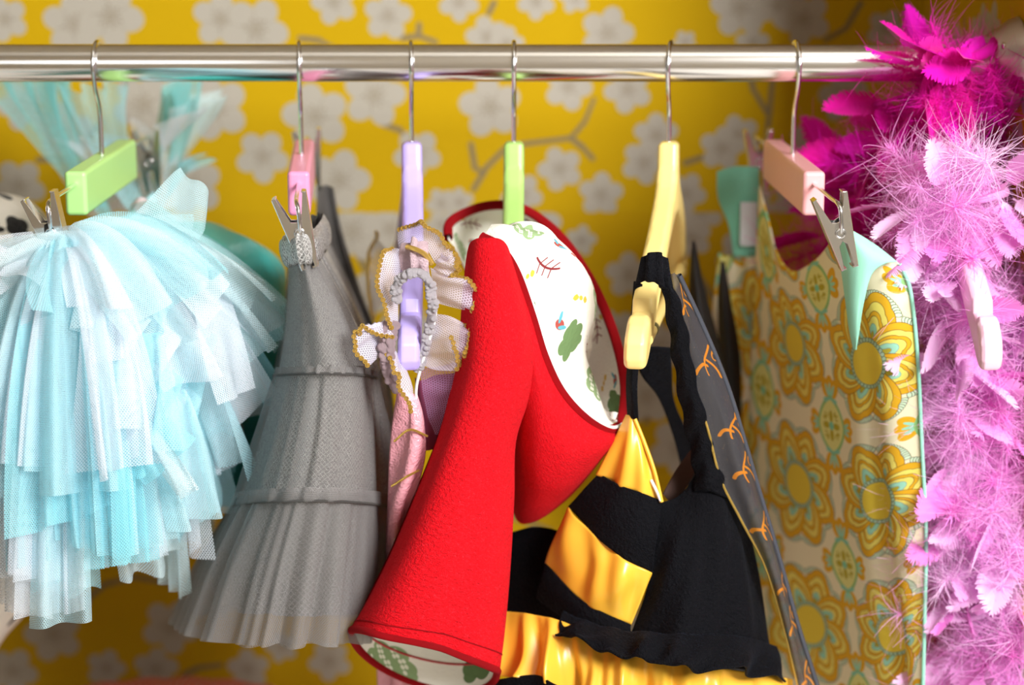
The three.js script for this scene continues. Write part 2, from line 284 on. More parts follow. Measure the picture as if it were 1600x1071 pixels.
// ---------------------------------------------------------------- red hooded cape on the green hanger
const lining = canvasTex(1024, 1024, (g, w, h) => {
  g.fillStyle = '#f3efe2'; g.fillRect(0, 0, w, h);
  const wrap = (x, y, f) => { for (const dx of [-w, 0, w]) for (const dy of [-h, 0, h]) { g.save(); g.translate(x + dx, y + dy); g.scale(1.3, 1.3); f(); g.restore(); } };
  const bush = (x, y, s, c, dots) => wrap(x, y, () => { g.rotate(s); g.fillStyle = c; for (const [a, b, r] of [[0, 0, 40], [-38, 14, 32], [36, 18, 34], [-20, -26, 30], [24, -28, 28], [-52, 34, 20], [52, 40, 20], [0, 36, 36]]) { g.beginPath(); g.arc(a, b, r, 0, 7); g.fill(); } if (dots) { g.fillStyle = '#e9ead6'; for (let k = 0; k < 22; k++) { g.beginPath(); g.ellipse(-50 + (k * 37) % 104, -40 + (k * 23) % 86, 5, 8, 0.3, 0, 7); g.fill(); } } });
  const twig = (x, y, a) => wrap(x, y, () => { g.rotate(a); g.strokeStyle = '#7d2226'; g.lineCap = 'round'; g.lineWidth = 8; g.beginPath(); g.moveTo(-60, 10); g.quadraticCurveTo(0, -24, 60, 4); g.stroke(); g.lineWidth = 5; for (const k of [-34, -4, 28]) { g.beginPath(); g.moveTo(k, -6); g.lineTo(k + 18, 24); g.moveTo(k, -6); g.lineTo(k + 10, -36); g.stroke(); } });
  const sprig = (x, y, c) => wrap(x, y, () => { g.fillStyle = c; for (let k = 0; k < 5; k++) { g.beginPath(); g.ellipse((k * 29) % 40 - 20, (k * 41) % 60 - 30, 8, 11, k, 0, 7); g.fill(); } });
  const bird = (x, y) => wrap(x, y, () => { g.fillStyle = '#a5473e'; g.beginPath(); g.ellipse(0, 0, 26, 14, 0.3, 0, 7); g.fill(); g.fillStyle = '#5aa6b4'; g.beginPath(); g.ellipse(18, 6, 20, 7, 0.8, 0, 7); g.fill(); g.beginPath(); g.ellipse(-24, 8, 20, 7, -0.5, 0, 7); g.fill(); });
  bush(180, 200, 0.1, '#8fa877', true); bush(640, 420, -0.2, '#9bb184', true); bush(330, 680, 0.4, '#6f8a5b', false); bush(860, 820, 0, '#8fa877', true); bush(900, 130, 0.3, '#64804f', false); bush(80, 900, 0, '#9bb184', true); bush(560, 950, 0.2, '#5f7a4c', false);
  twig(430, 130, 0.4); twig(780, 620, -0.5); twig(120, 520, 0.9); twig(480, 860, 0.1); twig(950, 400, 1.2); twig(240, 960, -0.7);
  for (const [x, y, c] of [[480, 330, '#c73b35'], [720, 220, '#d9b13c'], [300, 420, '#c73b35'], [560, 600, '#b5433b'], [960, 560, '#d9b13c'], [100, 700, '#c73b35'], [700, 780, '#c73b35'], [380, 40, '#d9b13c'], [820, 980, '#b5433b']]) sprig(x, y, c);
  bird(380, 250); bird(760, 90); bird(600, 740); bird(60, 330);
});
const liningMat = M({ map: rep(lining, 0.13), roughness: 0.9, bumpMap: rep(woolTex, 0.12), bumpScale: 0.0006 });
{
  const t = thing('hooded_cape', 'red wool hooded cape with white printed cotton lining draped on the light green hanger', 'cape', V(0, ROD, 0.05));
  // front panel: a cone of wool that opens at its hem; u runs round it from the left edge over the near side to the right and back on the far side
  const levels = [ // py left, px left, px right, py right, bulge towards the viewer, bulge away, drop of the near edge, drop of the far edge
    [378, 744, 772, 372, 0.012, 0.006, 0, 0], [384, 733, 792, 384, 0.020, 0.012, -10, 4], [420, 727, 806, 420, 0.026, 0.016, -4, 4], [480, 722, 826, 490, 0.030, 0.02, 0, 4], [560, 716, 837, 560, 0.034, 0.024, 0, 6], [610, 704, 830, 615, 0.037, 0.028, 0, 8], [680, 684, 806, 690, 0.040, 0.034, 0, 8],
    [770, 648, 802, 780, 0.044, 0.042, 0, 10], [870, 605, 795, 890, 0.047, 0.05, 0, 20], [950, 565, 787, 985, 0.049, 0.05, -8, 34], [986, 545, 780, 1052, 0.05, 0.052, -12, 54]];
  const ring = (L, inset) => { const out = [], [ly, lx, rx, ry, bn, bf, dn, df] = L; for (let k = 0; k <= 24; k++) { const a = k / 24 * 2 * Math.PI, c = -Math.cos(a), s = Math.sin(a), near = s >= 0, w = 1 - inset * 2 / Math.max(20, rx - lx); const m = (c * w + 1) / 2;
    const q = P(lerp(lx, rx, m), lerp(ly, ry, m) + (near ? dn * s : -df * s), 0.138 + (near ? s * (bn - inset * 0.0004) : s * (bf - inset * 0.0004))); out.push(q); } return out; };
  const cone = (inset) => levels.map((L) => ring(L, inset));
  const foldCrease = (u, v) => 0.004 * Math.exp(-(((u - 0.16) / 0.05) ** 2)) * v - 0.003 * Math.exp(-(((u - 0.3) / 0.04) ** 2)) * v * v + 0.0014 * Math.sin(u * 19 + v * 6) * v;
  const o = sheet(cone(0), 96, 70, { closed: true, keep: true, disp: (u, v) => -foldCrease(u, v) * (u < 0.5 ? 1 : 0.2) });
  part('front_panel', o.geo, wool, t);
  const i = fold(o.grid.map((r, k) => { const c = r.reduce((a, p) => a.add(p), V(0, 0, 0)).divideScalar(r.length); return r.map((p) => p.clone().lerp(c, 0.0028 / Math.max(0.006, p.distanceTo(c)))); }), { closed: true });
  part('panel_lining', i.geo, liningMat, t, 'printed lining seen inside the open hem');
  const hemO = o.grid[70], hemI = i.grid[70];
  part('hem', tube(hemO.map((p, k) => p.clone().lerp(hemI[k], 0.5)).concat([]), 0.0026, 160, 10), wool, t);
  const hi = i.grid[66].map((p) => p.clone()); part('piping', tube(hi, 0.0008, 160, 6), M({ color: C(0.5, 0.03, 0.04), roughness: 0.8 }), t, 'thin red seam line inside the hem');
  const st = o.grid[67].map((p) => p.clone()); part('hem_seam', tube(st.slice(0, 48), 0.0005, 100, 5), wool, t);

  // hood: opening rim, outside of wool, inside of printed cotton
  const near = [[752, 370, 0.135], [784, 388, 0.142], [808, 425, 0.142], [832, 492, 0.138], [852, 556, 0.135], [878, 610, 0.132], [914, 650, 0.125], [950, 671, 0.112], [972, 664, 0.095]];
  const far = [[700, 372, 0.0], [702, 350, -0.015], [724, 334, -0.03], [760, 322, -0.04], [800, 322, -0.04], [838, 338, -0.03], [884, 380, -0.012], [928, 448, 0.01], [960, 525, 0.04], [976, 600, 0.07], [972, 664, 0.095]];
  const outside = sheet([near,
    [[745, 395, 0.140], [775, 420, 0.150], [803, 470, 0.150], [828, 550, 0.150], [848, 620, 0.148], [878, 668, 0.143], [914, 690, 0.132], [952, 690, 0.118], [977, 672, 0.093]],
    [[738, 430, 0.12], [768, 480, 0.13], [798, 560, 0.138], [818, 640, 0.142], [842, 695, 0.142], [876, 722, 0.136], [914, 722, 0.124], [950, 706, 0.107], [978, 678, 0.08]],
    [[735, 480, 0.08], [762, 560, 0.09], [790, 660, 0.108], [812, 730, 0.115], [838, 765, 0.116], [872, 768, 0.110], [910, 750, 0.098], [948, 716, 0.08], [976, 680, 0.06]],
    [[740, 520, 0.02], [765, 640, 0.03], [790, 760, 0.05], [808, 812, 0.06], [832, 812, 0.06], [868, 790, 0.055], [908, 758, 0.045], [945, 716, 0.035], [972, 672, 0.03]],
    [[742, 500, -0.05], [765, 600, -0.05], [790, 700, -0.04], [808, 740, -0.03], [832, 740, -0.03], [868, 730, -0.025], [908, 710, -0.02], [945, 680, -0.01], [970, 640, 0.0]]],
  64, 50, { thick: 0.0022, disp: (u, v) => 0.003 * Math.sin(v * 3.14) * Math.sin(u * 9 + v * 4) });
  part('hood', outside.geo, wool, t);
  // near flap of the lining: rises over the hanger arm, folds and goes down into the hood
  const fl = sheet([near.map(([x, y, z]) => [x + 3, y - 1, z - 0.001]),
    [[764, 360, 0.132], [798, 362, 0.136], [830, 395, 0.136], [862, 462, 0.13], [880, 530, 0.128], [893, 580, 0.125], [920, 622, 0.118], [950, 655, 0.106], [968, 655, 0.092]],
    [[772, 354, 0.122], [812, 352, 0.124], [858, 368, 0.122], [905, 430, 0.112], [918, 500, 0.110], [916, 552, 0.105], [928, 606, 0.098], [948, 645, 0.095], [965, 648, 0.088]],
    [[778, 360, 0.105], [818, 354, 0.106], [870, 374, 0.098], [928, 462, 0.085], [924, 530, 0.08], [914, 590, 0.08], [920, 630, 0.08], [940, 655, 0.08], [960, 655, 0.08]],
    [[780, 400, 0.085], [816, 400, 0.082], [866, 410, 0.07], [912, 500, 0.06], [908, 580, 0.055], [900, 640, 0.06], [912, 665, 0.065], [935, 670, 0.07], [955, 664, 0.075]]],
  72, 44, { disp: (u, v) => 0.0022 * Math.sin(u * 17 + v * 3) * Math.sin(v * 3.14) });
  part('hood_lining', fl.geo, liningMat, t, 'white lining with green bushes folded over the hanger');
  const fl2 = sheet([far.map(([x, y, z]) => [x, y + 2, z + 0.001]),
    [[712, 395, 0.0], [714, 372, -0.02], [734, 358, -0.045], [765, 350, -0.06], [800, 350, -0.06], [832, 366, -0.05], [870, 405, -0.03], [908, 470, -0.008], [936, 545, 0.025], [952, 615, 0.06], [962, 660, 0.09]],
    [[740, 470, 0.01], [742, 440, -0.02], [756, 420, -0.05], [776, 415, -0.07], [802, 415, -0.07], [826, 425, -0.06], [852, 470, -0.04], [882, 540, -0.015], [906, 600, 0.02], [930, 645, 0.055], [950, 668, 0.085]],
    [[765, 600, 0.03], [768, 580, 0.0], [778, 570, -0.03], [790, 560, -0.045], [806, 560, -0.045], [822, 575, -0.035], [842, 620, -0.02], [868, 660, 0.005], [892, 680, 0.035], [918, 690, 0.06], [942, 680, 0.08]],
    [[790, 700, 0.04], [792, 700, 0.02], [796, 700, 0], [800, 700, 0], [808, 700, 0], [816, 710, 0.0], [832, 730, 0.01], [856, 735, 0.025], [882, 725, 0.045], [912, 710, 0.065], [940, 690, 0.08]]],
  80, 40, { disp: (u, v) => 0.004 * Math.sin(u * 26 + v * 4) * v * (1 - v * 0.4) });
  part('hood_lining', fl2.geo, liningMat, t, 'shaded lining at the far side of the hood');
  const bk = far.slice(1, 9), back = sheet([bk.map(([x, y, z]) => [x, y, z - 0.002]), bk.map(([x, y, z]) => [lerp(x, 830, 0.06), y + 30, z - 0.035]), bk.map(([x, y, z]) => [lerp(x, 850, 0.3), y + 110, z - 0.05])], 60, 16, { thick: 0.002 });
  part('hood', back.geo, wool, t);
  part('rim', tube(near, 0.0032, 120, 10), wool, t); part('rim', tube(far, 0.0034, 120, 10), wool, t);
  part('rim_piping', tube(near.map(([x, y, z]) => [x + 5, y - 3, z + 0.001]), 0.0012, 120, 6), whiteThread, t);
}

// ---------------------------------------------------------------- grey tulle skirt on the pink clip hanger
const greyNet = net(0.30, 0.285, 0.275, 0.25, GREYNET, 0.0046);
const glitterTex = canvasTex(512, 512, (g, w, h) => {
  g.fillStyle = '#9b9894'; g.fillRect(0, 0, w, h); g.strokeStyle = '#e0deda'; g.lineWidth = 5;
  for (let k = -16; k < 32; k++) { g.beginPath(); g.moveTo(k * 32, 0); g.lineTo(k * 32 + 512, 512); g.moveTo(k * 32, 512); g.lineTo(k * 32 + 512, 0); g.stroke(); }
  for (let k = 0; k < 900; k++) { g.fillStyle = rnd() < 0.6 ? '#f6f4ef' : '#4a4744'; g.fillRect(rnd() * w, rnd() * h, 6, 6); }
});
const glitter = M({ map: rep(glitterTex, 0.045, 0.06), metalness: 0.35, roughness: 0.42, bumpMap: rep(fineTex, 0.02), bumpScale: 0.0006 });
{
  const t = thing('tulle_skirt', 'tiered grey tulle skirt with glittering underlayer hanging from the bright pink clip hanger', 'skirt', V(-0.13, ROD, 0.05));
  // one ring: px of left and right edge, py of the near side, depth near and far, drop at the far side
  const ringOf = (xl, xr, yl, yn, yr, zn, zf, n = 48) => { const out = []; for (let k = 0; k <= n; k++) { const a = k / n * 2 * Math.PI, c = -Math.cos(a), s = Math.sin(a), z = s > 0 ? lerp((zn + zf) / 2, zn, Math.pow(s, 0.8)) : lerp((zn + zf) / 2, zf, -s); const px = lerp(xl, xr, (c + 1) / 2) + (s < 0 ? -s * 30 : 0), e = lerp(yl, yr, (c + 1) / 2); out.push(P(px, s > 0 ? lerp(e, yn, s) : e + s * 30, z)); } return out; };
  const pleat = (n, amp, grow) => { const w = waves(4, n * 0.6, n * 1.3), w2 = waves(3, n * 1.6, n * 2.4); return (u, v) => (w(u) * amp + w2(u) * amp * 0.3) * grow(v); };
  // gathered waistband
  const wb = sheet([ringOf(452, 488, 366, 364, 360, 0.156, 0.02), ringOf(440, 499, 378, 374, 366, 0.166, 0.01), ringOf(440, 504, 396, 394, 380, 0.168, 0.0), ringOf(446, 503, 412, 412, 396, 0.164, 0.0), ringOf(453, 497, 418, 414, 402, 0.154, 0.01)], 120, 22, { closed: true, disp: pleat(16, 0.0018, () => 1) });
  part('waistband', wb.geo, glitter, t, 'gathered glittering waistband held in the clip');
  const tier = (name, rings, nu, nv, d, mat, label, thick) => { const o = sheet(rings, nu, nv, { closed: true, disp: d }); part(name, o.geo, mat, t, label); return o; };
  const r1 = ringOf(450, 502, 413, 410, 402, 0.158, -0.06), r2 = ringOf(430, 592, 576, 572, 584, 0.168, -0.10), r3 = ringOf(366, 612, 782, 770, 785, 0.172, -0.13), r4 = ringOf(272, 610, 976, 1010, 1000, 0.178, -0.15);
  const m12 = ringOf(444, 548, 490, 488, 485, 0.165, -0.085), m23 = ringOf(402, 606, 680, 670, 690, 0.171, -0.115), m34 = ringOf(312, 614, 880, 890, 890, 0.176, -0.14);
  tier('tier', [r1, m12, r2], 220, 26, pleat(8, 0.0028, (v) => 0.35 + 0.65 * v), greyNet);
  tier('tier', [r2, m23, r3], 320, 26, pleat(12, 0.006, (v) => 0.3 + 0.7 * Math.sin(v * 2.4)), greyNet);
  const o3 = tier('tier', [r3, m34, r4], 420, 30, pleat(20, 0.009, (v) => 0.25 + 0.75 * v), greyNet);
  const inn = (r, k) => { const c = r.reduce((a, p) => a.add(p), V(0, 0, 0)).divideScalar(r.length); return r.map((p) => p.clone().lerp(c, k)); };
  const l4 = inn(ringOf(330, 600, 930, 965, 960, 0.172, -0.12), 0.06);
  part('underlayer', sheet([inn(r1, 0.06), inn(m12, 0.07), inn(r2, 0.07), inn(m23, 0.07), inn(r3, 0.08), inn(m34, 0.1), l4], 260, 60, { closed: true, disp: pleat(13, 0.004, (v) => 0.3 + v) }).geo, glitter, t, 'silver glitter mesh layer under the net');
  tier('tier', [r3, m34, r4].map((r, k) => r.map((p) => p.clone().add(V(0, -0.0015 * k, -0.0025 * (k + 1))))), 420, 30, pleat(18, 0.008, (v) => 0.25 + 0.75 * v), greyNet);
  // gathered seams between the tiers
  const band = M({ color: C(0.16, 0.15, 0.14), roughness: 0.8, bumpMap: rep(woolTex, 0.03), bumpScale: 0.001 });
  for (const [a, b, d] of [[r2, ringOf(427, 594, 588, 584, 595, 0.172, -0.1), 0.0016], [r3.map((p) => p.clone().add(V(0, 0.004, 0.002))), ringOf(360, 614, 794, 783, 797, 0.176, -0.13), 0.002]]) part('seam_band', sheet([a, a.map((p, k) => p.clone().lerp(b[k], 0.5).add(V(0, 0, 0.0015))), b], 260, 6, { closed: true, disp: pleat(24, d, () => 1) }).geo, greyNet, t), part('seam', tube(b, 0.0009, 200, 6), band, t);
  // far half of the waist hanging from the rear clip
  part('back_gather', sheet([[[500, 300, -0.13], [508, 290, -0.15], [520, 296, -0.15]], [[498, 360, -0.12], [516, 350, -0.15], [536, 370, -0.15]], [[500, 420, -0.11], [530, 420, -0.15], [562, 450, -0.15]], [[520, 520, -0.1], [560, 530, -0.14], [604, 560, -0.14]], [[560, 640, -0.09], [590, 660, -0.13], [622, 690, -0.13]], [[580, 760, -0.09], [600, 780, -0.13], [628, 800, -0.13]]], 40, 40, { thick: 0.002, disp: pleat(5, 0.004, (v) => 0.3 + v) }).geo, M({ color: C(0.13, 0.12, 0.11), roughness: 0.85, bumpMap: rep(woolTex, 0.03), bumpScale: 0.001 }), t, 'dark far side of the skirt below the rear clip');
}

// ---------------------------------------------------------------- pale blue tutu on the lime clip hanger
{
  const t = thing('tutu', 'fluffy pale blue and white tulle tutu hanging from the lime green clip hanger', 'tutu', V(-0.26, ROD, 0.05));
  const tones = [...[[0.52, 0.92, 1], [0.66, 0.94, 1], [0.9, 0.94, 1], [0.42, 0.88, 0.96], [0.78, 0.96, 1], [0.3, 0.78, 0.79]].map((c) => net(...c, 0.35, TULLE, 0.0043))];
  const teal = M({ color: C(0.05, 0.5, 0.47), roughness: 0.45, bumpMap: rep(woolTex, 0.1), bumpScale: 0.0008 });
  // waist folded in two between the clips, and the satin slip under the tulle
  part('waistband', sheet([[[60, 372, 0.09], [90, 366, 0.15], [122, 366, 0.15], [180, 350, 0.05], [222, 318, -0.1], [240, 300, -0.15]], [[58, 392, 0.09], [90, 388, 0.16], [125, 386, 0.16], [186, 368, 0.05], [230, 336, -0.1], [246, 316, -0.15]]], 60, 6, { thick: 0.002, disp: (u, v) => 0.0012 * Math.sin(u * 120) }).geo, M({ color: C(0.5, 0.85, 0.9), roughness: 0.7 }), t);
  const slip = sheet([[[40, 390, 0.05], [95, 378, 0.12], [150, 372, 0.1], [230, 352, 0.0], [315, 346, -0.08], [345, 352, -0.14]],
    [[-40, 470, 0.05], [60, 460, 0.14], [180, 450, 0.12], [310, 420, 0.02], [408, 396, -0.06], [440, 415, -0.12]],
    [[-90, 600, 0.05], [40, 600, 0.14], [190, 590, 0.12], [330, 560, 0.03], [428, 540, -0.05], [450, 540, -0.11]],
    [[-110, 720, 0.05], [30, 730, 0.14], [190, 730, 0.12], [315, 710, 0.03], [408, 680, -0.05], [432, 670, -0.11]],
    [[-110, 800, 0.05], [30, 815, 0.13], [180, 815, 0.11], [290, 800, 0.03], [360, 790, -0.05], [400, 770, -0.11]]], 60, 40, { disp: (u, v) => 0.006 * Math.sin(u * 30 + v * 2) * v });
  part('satin_slip', slip.geo, teal, t, 'teal satin slip under the tulle');
  const strip = (root, dir, R, D, w0, w1, mat, o = {}) => {
    const up = o.up ?? 0.01, side = V(-dir.z, 0, dir.x), n = 14, m = 22, f = rr(1.5, 3.2), ph = rr(0, 6.28), amp = rr(0.12, 0.3), tw = rr(-0.9, 0.9), cut = rr(-0.08, 0.08), lean = rr(-0.02, 0.02), grid = [];
    for (let i = 0; i <= n; i++) {
      const v = i / n, c = root.clone().addScaledVector(dir, R * (1 - (1 - v) ** 1.8)).addScaledVector(side, lean * v); c.y += up * Math.sin(v * 3.14) - D * Math.pow(v, 1.45);
      const w = lerp(w0, w1, Math.pow(v, 0.8)), row = [];
      for (let j = 0; j <= m; j++) { const u = j / m - 0.5, k = amp * w * Math.sin(u * 6.283 * f + ph) * (0.25 + v), q = c.clone().addScaledVector(side, u * w * Math.cos(tw * v)).addScaledVector(dir, u * w * Math.sin(tw * v) + k); q.y += k * 0.25 + (i === n ? cut * w * u * 2 : 0); row.push(q); }
      grid.push(row);
    }
    part('tulle_strip', gridGeo(grid), mat, t);
  };
  const waist = curve([[62, 384, 0.10], [95, 380, 0.155], [125, 378, 0.155], [180, 362, 0.06], [225, 335, -0.08]]);
  for (let k = 0; k < 36; k++) {
    const s = rnd(), root = waist.getPoint(s), layer = k % 3, az = lerp(-2.5, 0.75, s) + rr(-0.5, 0.5);       // azimuth: 0 is to the right, -pi/2 towards the viewer
    const dir = V(Math.cos(az), 0, -Math.sin(az)); root.addScaledVector(dir, 0.004); root.y += rr(-0.004, 0.006);
    const R = [0.035, 0.052, 0.07][layer] * rr(0.8, 1.15), D = [0.232, 0.2, 0.16][layer] * rr(0.8, 1.06);
    strip(root, dir, R * (dir.z > 0.4 ? 0.62 : 1), D, rr(0.008, 0.016), rr(0.035, 0.062), tones[[0, 1, 2, 0, 4, 2, 3, 1][Math.floor(rnd() * 8)]], { up: rr(0.002, 0.02) });
  }
  // loose upper strips that arch out over the others and end where they fall
  const arch = (root, end, w0, w1, mat, o = {}) => {
    const n = 18, m = 22, grid = [], mid = root.clone().lerp(end, 0.45), L = root.distanceTo(end); mid.y += (o.up ?? 0.22) * L * 0.8; mid.z += (o.out ?? 0.14) * L * 1.4;
    const c = new THREE.QuadraticBezierCurve3(root, mid, end), f = rr(0.8, 2.2), ph = rr(0, 6.28), amp = rr(0.06, 0.2), tw0 = rr(-0.3, 0.3), tw1 = tw0 + rr(-1.1, 1.1), cut = rr(-0.35, 0.35), flare = rr(0.6, 1.3);
    for (let i = 0; i <= n; i++) {
      const v = i / n, p = c.getPoint(v), tg = c.getTangent(v), s = V(0, 0.15, 1).cross(tg).normalize(), q = tg.clone().cross(s).normalize(), tw = lerp(tw0, tw1, v), a = s.clone().multiplyScalar(Math.cos(tw)).addScaledVector(q, Math.sin(tw)), b = q.clone().multiplyScalar(Math.cos(tw)).addScaledVector(s, -Math.sin(tw));
      const w = lerp(w0, w1, Math.pow(v, flare)), row = [];
      for (let j = 0; j <= m; j++) { const u = j / m - 0.5; row.push(p.clone().addScaledVector(a, u * w).addScaledVector(b, amp * w * Math.sin(u * 6.283 * f + ph + v * 1.5) * (0.3 + v)).addScaledVector(tg, cut * u * w * v * v)); }
      grid.push(row);
    }
    part('tulle_strip', gridGeo(grid), mat, t);
  };
  const limit = (x) => (x < 0 ? 880 : x < 250 ? 918 : x < 330 ? lerp(880, 810, (x - 250) / 80) : x < 400 ? lerp(800, 660, (x - 330) / 70) : lerp(650, 540, (x - 400) / 55));
  for (let k = 0; k < 62; k++) {
    const x = rr(-70, 400), y = lerp(470, limit(x) - 10, Math.pow((k + 0.5) / 62, 0.8)), s = Math.min(1, Math.max(0, 0.12 + x / 420 + rr(-0.25, 0.25))), root = waist.getPoint(s); root.y += rr(-0.004, 0.006);
    arch(root, P(x, y, rr(0.13, 0.18) - Math.max(0, x - 220) * 0.0007), rr(0.008, 0.018), rr(0.03, 0.058), tones[[0, 1, 2, 0, 4, 2, 1, 4][Math.floor(rnd() * 8)]], { up: x < 20 ? rr(0, 0.06) : x < 90 ? rr(0, 0.2) : rr(0.1, 0.45), out: rr(0.05, 0.2) });
  }
  for (const [s, x, y, z, w, m] of [[0.75, 440, 530, 0.06, 0.042, 1], [0.7, 400, 560, 0.09, 0.04, 4], [0.72, 415, 630, 0.06, 0.045, 0], [0.65, 385, 650, 0.09, 0.05, 2], [0.6, 360, 720, 0.09, 0.05, 1], [0.6, 300, 600, 0.14, 0.04, 2], [0.5, 320, 810, 0.1, 0.05, 0], [0.5, 225, 900, 0.13, 0.035, 4], [0.4, 115, 925, 0.14, 0.038, 0], [0.3, 40, 870, 0.15, 0.05, 2],
    [0.55, 150, 570, 0.19, 0.045, 2], [0.6, 120, 520, 0.19, 0.035, 4], [0.15, -20, 430, 0.17, 0.03, 2], [0.1, -40, 520, 0.17, 0.045, 1], [0.2, -30, 640, 0.17, 0.05, 4], [0.45, 210, 690, 0.17, 0.04, 2], [0.5, 260, 770, 0.15, 0.045, 1], [0.65, 340, 480, 0.14, 0.04, 4], [0.8, 452, 520, 0.05, 0.03, 1]])
    arch(waist.getPoint(s), P(x, y, z), 0.016, w, tones[m], { up: x < 60 ? 0.06 : 0.42, out: 0.1 });
  // puffed upper layers, and pieces caught half way down that break up the fall
  for (const [s, x, y, z, w, m] of [[0.25, 15, 415, 0.15, 0.04, 2], [0.3, -10, 455, 0.16, 0.05, 4], [0.2, 40, 440, 0.18, 0.04, 2], [0.5, 330, 430, 0.12, 0.045, 0], [0.55, 390, 470, 0.09, 0.05, 4], [0.6, 430, 510, 0.07, 0.04, 2], [0.45, 290, 470, 0.15, 0.05, 1], [0.4, 230, 500, 0.18, 0.05, 4], [0.35, 160, 480, 0.2, 0.04, 2], [0.3, 90, 500, 0.19, 0.05, 0]])
    arch(waist.getPoint(s), P(x, y, z), 0.02, w, tones[m], { up: x < 100 ? 0.03 : x > 380 ? 0.35 : 0.5, out: 0.15 });
  for (let k = 0; k < 30; k++) { const x = rr(-30, 330), y = rr(420, 660), a = rr(-1.1, 1.1) + (x - 150) * 0.003, L = rr(120, 230), ex = x + Math.sin(a) * L, ey = Math.min(limit(ex) - 5, y + Math.cos(a) * L), z = 0.165 - Math.max(0, x - 220) * 0.0006; arch(P(x, y, z), P(ex, ey, z + rr(0, 0.03)), rr(0.012, 0.03), rr(0.035, 0.055), tones[[1, 2, 4, 0, 2, 3][k % 6]], { up: rr(0, 0.15), out: rr(0.03, 0.12) }); }
  for (const [x0, y0, x1, y1, w, m] of [[170, 392, 20, 425, 0.045, 4], [80, 396, 300, 402, 0.05, 1], [120, 384, 250, 440, 0.045, 0], [130, 400, 60, 470, 0.05, 4]]) arch(P(x0, y0, 0.165), P(x1, y1, 0.16 - Math.max(0, x1 - 150) * 0.0004), 0.022, w, tones[m], { up: 0.12, out: 0.1 });
  // layers at the far side, puffed up behind the hanger
  for (let k = 0; k < 12; k++) {
    const az = rr(0.2, 2.9), root = P(rr(140, 310), rr(320, 350), rr(-0.2, -0.13)), dir = V(Math.cos(az), 0, -Math.sin(az) * 0.5 - 0.1).normalize();
    strip(root, dir, rr(0.03, 0.085), rr(-0.1, -0.03), 0.012, rr(0.035, 0.06), tones[[2, 5, 4, 3, 2][k % 5]], { up: 0.02 });
  }
  for (let k = 0; k < 6; k++) { const az = rr(-0.2, 1.2), root = P(rr(215, 260), rr(325, 350), rr(-0.14, -0.06)), dir = V(Math.cos(az), 0, -Math.sin(az)); strip(root, dir, rr(0.04, 0.06), rr(0.14, 0.21), 0.012, rr(0.04, 0.06), tones[[3, 5, 0, 5][k % 4]], { up: 0.012 }); }
  // sheer end that stands out to the right over the waist
  part('tulle_strip', sheet([[[165, 366, 0.12], [200, 372, 0.12], [260, 378, 0.11]], [[215, 330, 0.12], [260, 350, 0.12], [305, 372, 0.11]], [[272, 272, 0.11], [300, 300, 0.115], [318, 358, 0.11]], [[284, 266, 0.105], [312, 284, 0.105], [326, 320, 0.1]]], 24, 24, { disp: (u, v) => 0.003 * Math.sin(u * 7 + v * 3) }).geo, tones[1], t);
  // gathered knots of satin ribbon behind the waist
  part('ribbon', sheet([[[205, 320, -0.08], [235, 322, -0.08], [262, 345, -0.08]], [[200, 350, -0.06], [232, 352, -0.05], [268, 372, -0.06]], [[215, 372, -0.08], [240, 378, -0.08], [270, 385, -0.08]]], 14, 14, { disp: (u, v) => 0.006 * Math.sin(u * 6) }).geo, M({ color: C(0.85, 0.72, 0.76), roughness: 0.4 }), t, 'pale pink satin ribbon');
}

// ---------------------------------------------------------------- spotted plush costume at the left edge
{
  const spots = canvasTex(512, 512, (g, w, h) => { g.fillStyle = '#efe6d6'; g.fillRect(0, 0, w, h); g.fillStyle = '#171413'; for (let k = 0; k < 26; k++) { const x = rnd() * w, y = rnd() * h, r = rr(16, 38), a = rnd() * 3; for (const dx of [-w, 0, w]) for (const dy of [-h, 0, h]) { g.beginPath(); g.ellipse(x + dx, y + dy, r, r * rr(0.5, 0.8), a, 0, 7); g.fill(); } } });
  const plush = M({ map: rep(spots, 0.13), roughness: 1, sheen: 0.4, sheenColor: C(0.8, 0.75, 0.7), bumpMap: rep(woolTex, 0.04), bumpScale: 0.002 });
  const t = thing('plush_costume', 'white plush costume with black spots at the left edge behind the pale blue tutu', 'costume', V(-0.4, ROD, -0.08));
  const ring = (y, xl, xr, d) => { const o = []; for (let k = 0; k <= 30; k++) { const a = k / 30 * 6.283; o.push(P(lerp(xl, xr, (1 - Math.cos(a)) / 2) + 14, y - 4, -0.1 + d * Math.sin(a))); } return o; };
  part('hood', sheet([ring(306, -60, -40, 0.004), ring(308, -100, 5, 0.02), ring(325, -130, 42, 0.04), ring(360, -145, 66, 0.055), ring(410, -150, 70, 0.06), ring(460, -140, 62, 0.055), ring(500, -130, 50, 0.045)], 50, 40, { closed: true }).geo, plush, t);
  part('body', sheet([ring(490, -130, 48, 0.045), ring(600, -150, 55, 0.05), ring(760, -150, 52, 0.055), ring(880, -140, 46, 0.055), ring(950, -130, 34, 0.05), ring(1000, -120, -6, 0.045), ring(1040, -110, -30, 0.04)], 50, 50, { closed: true }).geo, plush, t);
}

